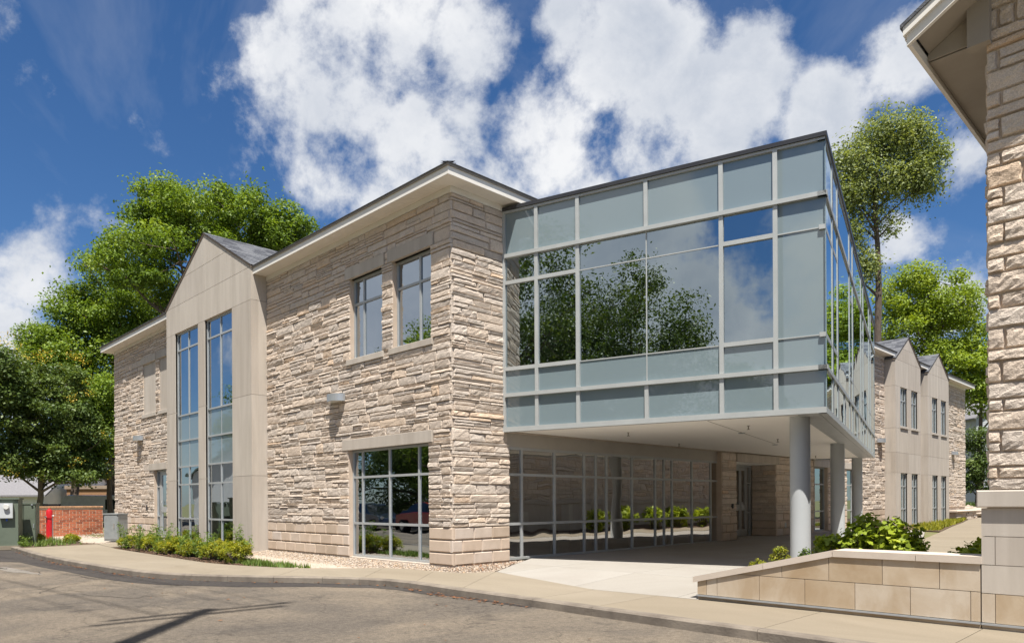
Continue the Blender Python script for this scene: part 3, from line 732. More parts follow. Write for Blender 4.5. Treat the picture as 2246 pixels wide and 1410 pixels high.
bed('planting_bed', [(8.33, 6.6), (8.88, 6.6), (8.88, 34), (3.2, 34), (3.75, 30), (4.55, 25), (5.4, 20), (6.2, 15), (7.25, 11)], 'mulch', .0)
bed('gravel_bed', [(-.03, 16.7), (.5, 16.7), (.5, 20.6), (-.03, 20.6)], 'pebble', .0)
pebbles('gravel', GRAVEL, 9000, 5, -.03, keep=lambda x, y: x > -8.2)
pebbles('gravel', GRAVEL_L, 3500, 6, -.025, .02, .045)
pebbles('mulch', BEDBAY, 3000, 8, -.02, .015, .04, 'mulch')
pts = []
for i in range(3, 20):
    a, b = np.array(KO[i]), np.array(KO[i + 1]); L_ = np.hypot(*(b - a))
    dens = 24 if (-13 < a[0] < -4) else (20 if .3 < a[0] < 4 else 9)
    for k in range(int(L_ * dens)):
        t = R.random(); p = a + (b - a) * t; pts.append((p[0] + R.uniform(-.03, .03), p[1] - abs(R.gauss(0, .09)) - .02, -.211))
for k in range(70): 
    t = R.uniform(.2, 1); pts.append((2.3 + R.uniform(-.6, 1.2), -1.95 - abs(R.gauss(0, .05)), -.211))
for k in range(40): pts.append((R.uniform(-6, 7), R.uniform(-5.5, -2.2), -.213))
flat_litter('leaf_litter', pts, .032, 3, 'dry_leaf')
pts = []
for k in range(420):
    x, y = R.uniform(-.05, 1.2), R.uniform(-.4, 2.1)
    if pip((x, y), GRAVEL): pts.append((x, y, gz(x, y) - .005))
flat_litter('leaf_litter', pts, .03, 9, 'dry_leaf')

# ------------------------------------------------------------------ main stone building
SR = random.Random(5)
LV = [.756, 2.466, 2.714, 4.43, 4.56, 6.42, 6.68, 7.32]
BLD = thing('stone_building', 'long tan rock-faced stone building with hipped roof, gabled limestone bays and grey windows', 'building', (0, 0, 0))
# openings: (u0,u1,v0,v1)
GW = (-3.75, -.74, -.05, 2.466)
OPS_A = [GW, (-3.66, -2.36, 4.56, 6.42), (-1.96, -.64, 4.56, 6.42)]
SOLID_A = [(-3.97, -.59, 2.466, 2.714), (-3.82, -2.24, 6.42, 6.68), (-2.11, -.53, 6.42, 6.68), (-3.77, -2.28, 4.43, 4.56), (-2.07, -.56, 4.43, 4.56)]
OPS_L = [(-16.85, -15.58, -.05, 2.466)]
BLANK_L = [(-17.93, -16.6, 4.56, 6.42), (-16.22, -14.95, 4.56, 6.42)]
SOLID_L = [(-17.27, -15.5, 2.466, 2.714), (-18.1, -16.5, 6.42, 6.68), (-16.43, -14.85, 6.42, 6.68), (-18.0, -16.53, 4.43, 4.56), (-16.3, -14.9, 4.43, 4.56)]
OPS_W = [(16.98, 18.2, .12, 2.466), (20.05, 21.27, .12, 2.466)]
SOLID_W = [(16.9, 18.35, 2.466, 2.714), (19.7, 21.6, 2.466, 2.714)]
def build_walls():
    mb = MB()
    wall_back(mb, FA, -7.86, -.02, -.15, 7.44, OPS_A, -.35, -.03)
    mb.build('street_wall', 'mortar', BLD); mb = MB()
    wall_back(mb, FA, -21.43, -14.2, -.15, 7.44, OPS_L, -.35, -.03)
    street = mb.build('street_wall', 'mortar', BLD)
    mb = MB()
    FB.box(mb, .36, 1.53, -.15, 2.72, -.35, -.03)
    FB.box(mb, 10.55, 11.3, -.1, 2.72, -.35, -.03); FB.box(mb, 13.99, 16.9, -.1, 2.72, -.35, -.03)
    FB.box(mb, 11.3, 13.99, 2.45, 2.72, -.35, -.031)
    FB.box(mb, .36, 24.3, 2.72, 7.44, -.35, -.03)
    wall_back(mb, FB, 16.9, 24.3, -.1, 2.72, OPS_W, -.35, -.03)
    FB.box(mb, 24.3, 37.25, -.1, 7.44, -.35, -.03)
    court = mb.build('courtyard_wall', 'mortar', BLD)
    mb = MB()
    mb.box((-21.43, .36, -.2), (-21.1, 12, 7.44)); mb.box((-21.1, 11.7, -.2), (-12, 12, 7.44)); mb.box((-12, 12, -.2), (-11.7, 37.25, 7.44)); mb.box((-11.7, 36.95, -.2), (-.36, 37.25, 7.44))
    mb.build('rear_wall', 'stone', BLD)
    specs = []
    ashlar(FA, -7.86, 0.0, LV, OPS_A + SOLID_A, SR, specs, ends=(0, .045))
    ashlar(FB, 0.0, 1.57, LV[:-1] + [7.32], [(1.40, 3, 2.70, 9)], SR, specs, ends=(.045, 0), par=1)
    ashlar(FA, -21.45, -14.2, LV, OPS_L + BLANK_L + SOLID_L, SR, specs, lod=.6)
    ashlar(FB, 10.43, 11.3, [.80, 2.466, 2.70], [], SR, specs, lod=.6, bul=(.004, .012))
    ashlar(FB, 13.97, 16.95, [.82, 2.466, 2.70], [(13.9, 14.12, 2.466, 2.7)], SR, specs, lod=.6, bul=(.004, .012))
    ashlar(FB, 16.95, 17.2, [2.714, 7.3], [], SR, specs, lod=.4)
    ashlar(FB, 16.95, 24.3, [.85, 2.466, 2.714, 4.43, 6.68, 7.32], OPS_W + SOLID_W, SR, specs, lod=.5)
    ashlar(FB, 32.3, 37.28, [.85, 2.466, 2.714, 4.43, 6.68, 7.32], [], SR, specs, lod=.35)
    FALC = Frame((0, 13.97), (1, 0))
    ashlar(FALC, -.88, -.012, [.82, 2.44], [], SR, specs, lod=.5, bul=(.004, .01))
    place_stones(specs, BLD, 'stone', 300, SR)
    mb = MB(); mb.box((-.88, 13.99, -.05), (-.36, 14.3, 2.45)); mb.build('alcove_wall', 'mortar', BLD)
    mb = MB(); mb.box((-.95, 11.0, -.05), (-.36, 11.3, 2.45)); mb.build('alcove_wall', 'mortar', BLD)
    # rusticated base courses
    rb = random.Random(3)
    def blocks(F, u0, u1, zb, n, ops=(), size=.52, ends=(0, 0), par=0):
        for j in range(n):
            a, b = zb + .252 * j, zb + .252 * (j + 1)
            for p, q in free(u0 + ends[0] * ((j + par) % 2), u1 - ends[1] * ((j + par) % 2), a, b, ops):
                k = max(1, int(round((q - p) / size))); st = (q - p) / k
                cuts = [p] + ([p + st * .5] if (j % 2 and k > 1) else []) + [p + st * i for i in range(1, k)] + [q]
                if j % 2 and k > 1: cuts = [p, p + st * .5] + [p + st * (i + .5) for i in range(1, k)] + [q]
                for c, d in zip(cuts[:-1], cuts[1:]):
                    if d - c < .04: continue
                    mb = MB(); F.bev(mb, c + .003, d - .003, a + .009, b - .009, -.06, .014, .02, rb.random(), .03); mb.build('base_block', 'base_block', BLD)
    blocks(FA, -7.86, .012, 0, 3, [GW], ends=(0, .062)); blocks(FB, -.012, 1.57, 0, 3, ends=(.062, 0), par=1)
    blocks(FA, -21.46, -14.2, 0, 3, OPS_L)
    blocks(FB, 10.43, 11.3, .045, 3, size=.45); blocks(FB, 13.97, 16.95, .065, 3, size=.5); blocks(FALC, -.88, .012, .065, 3, size=.8)
    blocks(FB, 16.95, 24.3, .10, 3, OPS_W, size=.7)
    for F_, a_, b_, c_, d_ in ((FA, -7.86, -.01, -.2, 0), (FB, .3, 1.56, -.2, 0), (FA, -21.44, -14.2, -.2, 0), (FB, 13.98, 24.3, -.1, .1)):
        mb = MB(); F_.box(mb, a_, b_, c_, d_, -.3, -.012); mb.build('footing', 'mortar', BLD)
    # lintels and sills
    rl = random.Random(8)
    for F, S in ((FA, SOLID_A), (FA, SOLID_L), (FB, SOLID_W), (FB, [(11.27, 14.12, 2.445, 2.70)])):
        for (a, b, c, d) in S:
            mb = MB(); sl = d - c < .15
            F.bev(mb, a, b, c, d, -.2, .045 if not sl else .05, .006, rl.random()); mb.build('sill' if sl else 'lintel', 'limestone', BLD)
    for (a, b, c, d) in BLANK_L:
        mb = MB(); FA.bev(mb, a, b, c, d, -.2, -.02, .004, rl.random()); mb.build('blank_panel', 'limestone', BLD)
    # jamb stones (reveals) of the openings
    for F, S in ((FA, OPS_A + OPS_L), (FB, OPS_W)):
        for (a, b, c, d) in S:
            mb = MB(); F.box(mb, a - .02, a + .006, max(c, 0), d - .002, -.25, -.012); mb.build('jamb', 'base_block', BLD)
            mb = MB(); F.box(mb, b - .006, b + .02, max(c, 0), d - .002, -.25, -.012); mb.build('jamb', 'base_block', BLD)
    # frieze, soffit and fascia
    o = .375
    mb = MB(); FA.box(mb, -21.47, -.201, 7.32, 7.44, -.2, .02); FB.box(mb, -.02, 37.3, 7.32, 7.44, -.2, .02); mb.build('frieze', 'white_trim', BLD)
    # boarded soffit: thin boards with grooves
    mb = MB()
    x = -21.8
    while x < 0:
        x2 = min(x + .1, -.0); mb.box((x + .002, -o + .02, 7.441), (x2 - .002, -.021, 7.456)); x += .1
    y = .0
    while y < 37.6:
        mb.box((.021, y + .002, 7.441), (o - .02, y + .098, 7.456)); y += .1
    mb.box((.0, -o + .02, 7.4405), (o - .02, -.002, 7.4555))
    mb.build('soffit', 'soffit', BLD)
    mb = MB(); mb.box((-21.84, -o, 7.456), (o, .0, 7.47)); mb.box((0, .001, 7.456), (o, 37.65, 7.47)); mb.box((-21.84, 0, 7.456), (-21.45, 12.4, 7.47)); mb.build('soffit_deck', 'soffit', BLD)
    mb = MB(); mb.box((-21.84, -o - .02, 7.43), (o + .02, -o, 7.585)); mb.box((o, -o, 7.43), (o + .02, 37.65, 7.585)); mb.box((-21.86, -o - .02, 7.43), (-21.84, 12.4, 7.585)); mb.build('fascia', 'white_trim', BLD)
    mb = MB(); mb.box((-21.87, -o - .045, 7.585), (o + .045, -o + .1, 7.63)); mb.box((o - .1, -o + .1, 7.585), (o + .045, 37.7, 7.63)); mb.build('drip_edge', 'drip_edge', BLD)
    # hip roof with stepped shingle courses
    zr, sl = 7.63, .325; hw = 6.39
    e = o + .05
    a, b, c, d, e_, f = (e, -e), (e, 37.7), (-12.4, 37.7), (-12.4, 12.4), (-21.9, 12.4), (-21.9, -e)
    Rr, Wr, Nr = (-6.0, 6.0), (-15.5, 6.0), (-6.0, 31.3)
    zt = zr + hw * sl
    mb = MB(); P = lambda q, z: (q[0], q[1], z)
    V = [P(a, zr), P(b, zr), P(c, zr), P(d, zr), P(e_, zr), P(f, zr), P(Rr, zt), P(Wr, zt), P(Nr, zt)]
    mb.add(V, [(5, 0, 6, 7), (4, 5, 7), (3, 4, 7, 6), (0, 1, 8, 6), (1, 2, 8), (2, 3, 6, 8)])
    mb.build('roof', 'shingle', BLD)
    rr = random.Random(2); mb = MB()
    for k in range(5):   # shingle butts along the eaves, uneven
        x = -21.9
        xe_ = e - k * .14
        while x < xe_:
            x2 = min(x + rr.uniform(.18, .35), xe_); yy = -e - .012 + k * .14; z = zr + (k * .14) * sl
            mb.add([(x, yy, z), (x2, yy, z), (x2, yy + .2, z + .2 * sl + .006), (x, yy + .2, z + .2 * sl + .006), (x, yy, z + .012), (x2, yy, z + .012), (x2, yy + .2, z + .2 * sl + .012), (x, yy + .2, z + .2 * sl + .012)], [(4, 5, 6, 7), (0, 1, 5, 4), (3, 2, 1, 0), (1, 2, 6, 5), (3, 0, 4, 7)], rr.random()); x = x2
        y = -e + k * .14
        while y < 37.7:
            y2 = y + rr.uniform(.18, .35); xx = e + .012 - k * .14; z = zr + (k * .14) * sl
            mb.add([(xx, y, z), (xx, y2, z), (xx - .2, y2, z + .2 * sl + .006), (xx - .2, y, z + .2 * sl + .006), (xx, y, z + .012), (xx, y2, z + .012), (xx - .2, y2, z + .2 * sl + .012), (xx - .2, y, z + .2 * sl + .012)], [(4, 5, 6, 7), (0, 1, 5, 4), (3, 2, 1, 0), (1, 2, 6, 5), (3, 0, 4, 7)], rr.random()); y = y2
    mb.add([(e + .015, -e - .015, zr + .01), (e + .015, -e + .22, zr + .035), (e - .25, -e + .25, zr + .16), (e - .22, -e - .015, zr + .035)], [(0, 1, 2, 3)], .2)
    o_ = mb.build('shingles', 'shingle', BLD); o_['kind'] = 'stuff'
    # interior: floors and partitions so that the windows look into rooms
    mb = MB(); mb.box((-21.1, .36, -.1), (-.36, 11.7, .0)); mb.box((-11.7, 11.7, -.1), (-.36, 36.9, .05)); mb.box((-21.1, .36, 3.3), (-.36, 11.7, 3.5)); mb.box((-11.7, 11.7, 3.3), (-.36, 36.9, 3.5)); mb.build('floor_slab', 'carpet', BLD)
    mb = MB(); mb.box((-21.0, 5.0, 0), (-4.2, 5.1, 7.4)); mb.box((-4.2, 5.0, .0), (-4.1, 36.9, 7.4)); mb.box((-14.4, .4, 0), (-14.3, 5, 7.4)); mb.box((-7.75, .4, 0), (-7.65, 5, 7.4)); mb.box((-4.1, 16, 0), (-.4, 16.1, 7.4)); mb.box((-21.1, .36, 7.2), (-.36, 11.7, 7.3)); mb.box((-11.7, 11.7, 7.2), (-.36, 36.9, 7.3)); mb.build('partition', 'plaster_dark', BLD)
build_walls()
FAi = Frame((0, .1), (1, 0))
window(BLD, FA, -3.75, -.74, .0, 2.466, (-3.34, -2.27, -1.21), (.776, 1.838), -.10, 'street_glass')
window(BLD, FA, -3.66, -2.36, 4.56, 6.42, (-3.24,), (5.84,), -.10, 'street_glass')
window(BLD, FA, -1.96, -.64, 4.56, 6.42, (-1.13,), (5.84,), -.10, 'street_glass')
window(BLD, FB, 16.98, 18.2, .12, 2.466, (17.32,), (.85, 1.84), -.12, 'vision_glass')
window(BLD, FB, 20.05, 21.27, .12, 2.466, (20.9,), (.85, 1.84), -.12, 'vision_glass')
# side door with sidelight on the street front
def door(F, u0, u1, z0, z1, w, hinge_side, side_u=None, gm='street_glass', kick=.25, mid=1.02):
    mb = MB(); fw = .05
    F.box(mb, u0, u0 + fw, z0, z1, w - .1, w); F.box(mb, u1 - fw, u1, z0, z1, w - .1, w); F.box(mb, u0 + fw, u1 - fw, z1 - fw, z1, w - .1, w - .001)
    if side_u:
        F.box(mb, side_u - .025, side_u + .025, z0, z1 - fw, w - .1, w - .002)
        for zz in (.776, 1.84): F.box(mb, min(u0 + fw, side_u), side_u - .025, z0 + zz - .025, z0 + zz + .025, w - .1, w - .003)
        F.box(mb, u0 + fw, side_u - .025, z0, z0 + .05, w - .1, w - .003)
    fr = mb.build('door_frame', 'metal_frame', BLD)
    if side_u:
        q = MB(); q.add([F.p(u0 + fw, z0 + .05, w - .04), F.p(side_u - .025, z0 + .05, w - .04), F.p(side_u - .025, z1 - fw, w - .04), F.p(u0 + fw, z1 - fw, w - .04)], [(0, 1, 2, 3)]); q.build('pane', gm, fr)
    a, b = (side_u + .025 if side_u else u0 + fw) + .004, u1 - fw - .004
    mb = MB(); st = .11; c, d = z0 + .01, z1 - fw - .004
    F.box(mb, a, a + st, c, d, w - .06, w - .012); F.box(mb, b - st, b, c, d, w - .06, w - .012)
    F.box(mb, a + st, b - st, c, c + kick, w - .06, w - .013); F.box(mb, a + st, b - st, d - .14, d, w - .06, w - .013); F.box(mb, a + st, b - st, z0 + mid - .1, z0 + mid + .1, w - .06, w - .013)
    dr = mb.build('door', 'metal_frame', BLD)
    for lo, hi in ((c + kick, z0 + mid - .1), (z0 + mid + .1, d - .14)):
        q = MB(); q.add([F.p(a + st, lo, w - .035), F.p(b - st, lo, w - .035), F.p(b - st, hi, w - .035), F.p(a + st, hi, w - .035)], [(0, 1, 2, 3)]); q.build('pane', gm, dr)
    hu = a + .06 if hinge_side > 0 else b - .06
    mb = MB(); mb.tube([F.p(hu, z0 + mid - .05, w - .012), F.p(hu, z0 + mid - .05, w + .05), F.p(hu, z0 + mid + .28, w + .05), F.p(hu, z0 + mid + .28, w - .012)], .012, 6); mb.build('handle', 'rim', dr)
    return dr
door(FA, -16.85, -15.58, .03, 2.466, -.10, 1, side_u=-16.5)
FAL = Frame((-.89, 0), (0, 1))
def alcove():
    mb = MB(); FAL.box(mb, 11.3, 11.36, .06, 2.44, -.1, 0); FAL.box(mb, 13.9, 13.97, .06, 2.44, -.1, 0); FAL.box(mb, 13.62, 13.69, .06, 2.38, -.1, -.001); FAL.box(mb, 11.36, 13.9, 2.38, 2.44, -.1, -.002)
    for z in (.85, 1.84): FAL.box(mb, 13.69, 13.9, z - .025, z + .025, -.1, -.003)
    FAL.box(mb, 11.36, 12.28, .06, .12, -.1, -.003)
    fr = mb.build('door_frame', 'metal_frame', BLD)
    for a, b in ((13.69, 13.9), (11.36, 12.26)):
        q = MB(); q.add([FAL.p(a, .08, -.04), FAL.p(b, .08, -.04), FAL.p(b, 2.38, -.04), FAL.p(a, 2.38, -.04)], [(0, 1, 2, 3)]); q.build('pane', 'store_glass', fr)
    for a, b, hs in ((12.28, 13.235, -1), (13.245, 13.615, 1)):
        mb = MB(); st = .065; c, d = .07, 2.375
        FAL.box(mb, a, a + st, c, d, -.06, -.012); FAL.box(mb, b - st, b, c, d, -.06, -.012)
        for lo, hi in ((c, c + .22), (.93, 1.12), (d - .12, d)): FAL.box(mb, a + st, b - st, lo, hi, -.06, -.013)
        dr = mb.build('door', 'metal_frame', BLD)
        for lo, hi in ((c + .22, .93), (1.12, d - .12)):
            q = MB(); q.add([FAL.p(a + st, lo, -.035), FAL.p(b - st, lo, -.035), FAL.p(b - st, hi, -.035), FAL.p(a + st, hi, -.035)], [(0, 1, 2, 3)]); q.build('pane', 'store_glass', dr)
        hu = b - .03 if hs < 0 else a + .03
        mb = MB(); mb.tube([FAL.p(hu, .93, -.012), FAL.p(hu, .93, .06), FAL.p(hu, 1.2, .06), FAL.p(hu, 1.2, -.012)], .014, 6); mb.build('handle', 'rim', dr)
    mb = MB(); mb.box((-.95, 11.28, 2.441), (-.03, 13.985, 2.47)); mb.build('alcove_ceiling', 'canopy_soffit', BLD)
alcove()
# card reader and socket plates
mb = MB(); FB.bev(mb, 10.98, 11.07, 1.02, 1.16, -.01, .035, .008); mb.build('card_reader', 'black_cap', BLD)
mb = MB(); FB.bev(mb, 14.55, 14.66, .33, .5, 0, .03, .006); mb.build('outlet_plate', 'metal_frame', BLD)
mb = MB(); FA.bev(mb, -17.62, -17.5, 1.0, 1.22, -.01, .04, .008); mb.build('card_reader', 'black_cap', BLD)
mb = MB(); mb.tube([FA.p(-18.3, .42, 0), FA.p(-18.3, .42, .09), FA.p(-18.3, .34, .12)], .035, 8); mb.build('hose_tap', 'rim', BLD)
mb = MB(); FA.box(mb, -18.52, -18.1, .36, .48, .0, .03); mb.build('tap_box', 'lamp_metal', BLD)

# ---- gabled limestone bays
def bay(F, u0, u1, dep, zb, zjs, eave, apex, wins, rows, roofback, mat='limestone', split=None, gj=None, ztop=None, spand=(), midskip=(), gm='street_glass', vs=None, seed=1):
    """F: wall plane; bay projects dep. wins: list of (u0,u1,mid); rows: list of lists of z-bands"""
    rr = random.Random(seed); G = Frame(F.O + F.N * dep, F.U); um = (u0 + u1) / 2; g = .004
    root = BLD
    ops = []
    for (a, b, m) in wins:
        for (lo, hi) in vs: ops.append((a, b, lo, hi))
    back = MB(); wall_back(back, G, u0 + .03, u1 - .03, zb, eave - .02, ops, -.33, -.03)
    G.box(back, u0 + .03, u0 + .2, zb, eave - .02, -dep - .3, -.331); G.box(back, u1 - .2, u1 - .03, zb, eave - .02, -dep - .3, -.331)
    # gable backing
    back.add([G.p(u0 + .03, eave - .02, -.03), G.p(u1 - .03, eave - .02, -.03), G.p(um, apex - .05, -.03), G.p(u0 + .03, eave - .02, -.3), G.p(u1 - .03, eave - .02, -.3), G.p(um, apex - .05, -.3)], [(0, 1, 2), (5, 4, 3), (0, 3, 4, 1), (1, 4, 5, 2), (2, 5, 3, 0)])
    bo = back.build('bay', 'mortar_light', root)
    zs = [zb] + list(zjs) + [eave]
    for a, b in zip(zs[:-1], zs[1:]):
        cut = sorted(set([u0, u1] + ([um] if (split and a >= split - .01) else [])))
        for p, q in zip(cut[:-1], cut[1:]):
            lv = sorted(set([a, b] + [z for o in ops for z in o[2:] if a < z < b]))
            for c, d in zip(lv[:-1], lv[1:]):
                for s, t in free(p, q, c, d, ops):
                    mb = MB(); e0 = g if s > u0 + .01 else 0; e1 = g if t < u1 - .01 else 0
                    # keep joints only at true panel edges
                    if any(abs(s - o[1]) < .001 for o in ops): e0 = 0
                    if any(abs(t - o[0]) < .001 for o in ops): e1 = 0
                    lo = c + (g if abs(c - a) < .001 and a > zb else 0); hi = d - (g if abs(d - b) < .001 else 0)
                    G.box(mb, s + e0, t - e1, lo, hi, -.2, 0, rr.random()); mb.build('panel', mat, bo)
        for (uu, sgn) in ((u0, -1), (u1, 1)):
            mb = MB(); w0, w1 = -dep - .04, -.201
            lo = a + (g if a > zb else 0)
            uu2 = uu + sgn * .0
            G.box(mb, min(uu2, uu2 - sgn * .1), max(uu2, uu2 - sgn * .1), lo, b - g, w0, w1, rr.random()); mb.build('panel', mat, bo)
    # gable panels
    gz_ = gj or (eave + apex) / 2
    k = (gz_ - eave) / (apex - eave)
    for sgn in (-1, 1):
        ue = u0 if sgn < 0 else u1; uj = ue + (um - ue) * k
        for quad in ([(ue, eave), (um - -sgn * 0 , eave), (um, gz_), (uj, gz_)], [(uj, gz_), (um, gz_), (um, apex)]):
            cu = sum(q[0] for q in quad) / len(quad); cv = sum(q[1] for q in quad) / len(quad)
            q2 = [(cu + (q[0] - cu) * (1 - g * 2 / 1.5), cv + (q[1] - cv) * (1 - g * 2 / .5)) for q in quad]
            n = len(q2); fr_ = [G.p(u, v, 0) for u, v in q2]; bk = [G.p(u, v, -.1) for u, v in q2]
            if sgn < 0: order = list(range(n))
            else: order = list(range(n))[::-1]
            mb = MB(); mb.add(fr_ + bk, [tuple(order)] + [(i, n + i, n + (i + 1) % n, (i + 1) % n) for i in range(n)], rr.random()); mb.build('panel', mat, bo)
    # rake boards, roof and shingle courses
    th = .05; ov = .035
    sl = (apex - eave) / (um - u0)
    for sgn in (-1, 1):
        ue = (u0 - .03) if sgn < 0 else (u1 + .03); ze = eave - .03 * sl
        mb = MB()
        q = [(ue, ze), (um, apex), (um, apex + .06), (ue, ze + .06)]
        fr_ = [G.p(u, v, .02) for u, v in q]; bk = [G.p(u, v, -.12) for u, v in q]
        mb.add(fr_ + bk, [(0, 1, 2, 3) if sgn < 0 else (3, 2, 1, 0), (4, 0, 3, 7), (5, 1, 0, 4), (3, 2, 6, 7), (7, 6, 5, 4)]); mb.build('rake_board', 'wood_trim', bo)
        mb = MB(); nC = 16
        for i in range(nC):
            f0, f1 = i / nC, (i + 1.12) / nC; f1 = min(f1, 1.0)
            def rp(f, w, dz): 
                return G.p(ue + (um - ue) * f, ze + .062 + (apex - ze) * f + dz, w)
            w = .04
            while w > -dep - roofback:
                w2 = w - rr.uniform(.22, .42)
                mb.add([rp(f0, w, .014), rp(f0, w2, .014), rp(f1, w2, .001), rp(f1, w, .001), rp(f0, w, 0), rp(f0, w2, 0)], [(0, 1, 2, 3) if sgn > 0 else (3, 2, 1, 0), (4, 5, 1, 0)], rr.random()); w = w2
        o_ = mb.build('shingles', 'shingle', bo); o_['kind'] = 'stuff'
        mb = MB(); mb.add([G.p(ue, ze + .058, .03), G.p(um, apex + .058, .03), G.p(um, apex + .058, -dep - roofback), G.p(ue, ze + .058, -dep - roofback), G.p(ue, ze + .02, .03), G.p(ue, ze + .02, -dep - roofback)], [(0, 1, 2, 3), (0, 3, 5, 4)]); mb.build('roof_deck', 'shingle', bo)
    for (a, b, m) in wins:
        for (lo, hi), rw in zip(vs, rows):
            window(root, G, a, b, lo, hi, (m,), rw, -.07, gm, spand=spand, midskip=midskip)
    return bo
bay(FA, -14.2, -7.86, .45, -.15, (2.0, 4.19, 6.748), 7.63, 9.33, [(-13.45, -11.53, -12.49), (-11.03, -9.08, -10.04)], [[.78, 1.86, 2.43, 3.265, 4.08, 6.19]], 4.6, split=6.74, gj=8.43, spand=(3, 4), midskip=(3, 4), vs=[(.0, 6.748)], seed=4)
bay(FB, 24.3, 27.75, .45, -.05, (2.42, 3.3, 4.35, 6.16), 7.30, 8.42, [(24.95, 25.85, 25.42), (26.42, 27.32, 26.87)], [[.85, 1.84], [5.6]], 3.2, split=2.4, spand=(), vs=[(.12, 2.42), (4.45, 6.16)], seed=5, gm='vision_glass')
bay(FB, 28.85, 32.3, .45, -.05, (2.42, 3.3, 4.35, 6.16), 7.25, 8.32, [(29.5, 30.4, 29.95), (30.95, 31.85, 31.4)], [[.85, 1.84], [5.6]], 3.2, split=2.4, spand=(), vs=[(.12, 2.42), (4.45, 6.16)], seed=6, gm='vision_glass')
FBb = Frame((.45, 0), (0, 1))
for a, b in ((24.9, 25.9), (26.37, 27.37), (29.45, 30.45), (30.9, 31.9)):
    mb = MB(); FBb.bev(mb, a, b, 4.36, 4.45, -.1, .05, .006); mb.build('sill', 'limestone', BLD)
mb = MB(); FB.box(mb, 27.77, 28.83, -.05, 7.32, -.02, .03, .5); mb.build('panel', 'limestone', BLD)

# ---- storefront glazing under the glass volume
FS = Frame((-.15, 0), (0, 1))
window(BLD, FS, 1.62, 10.52, .005, 2.43, (2.1, 3.17, 4.23, 4.67, 5.09, 6.15, 7.19, 7.61, 8.0, 9.02, 10.05), (.776, 1.84), .0, 'store_glass', fd=.14, fw=.055)
mb = MB(); FS.box(mb, 1.57, 10.55, 2.432, 2.72, -.2, .004); mb.build('header_panel', 'header_panel', BLD)
mb = MB(); FS.box(mb, 1.56, 1.615, 0, 2.43, -.2, .0); mb.build('jamb', 'metal_frame', BLD)
mb = MB(); FS.box(mb, 10.525, 10.55, 0, 2.43, -.2, .0); mb.build('jamb', 'metal_frame', BLD)
mb = MB(); FB.box(mb, 10.4, 10.428, 0, 2.7, -.2, -.012); mb.build('jamb', 'base_block', BLD)

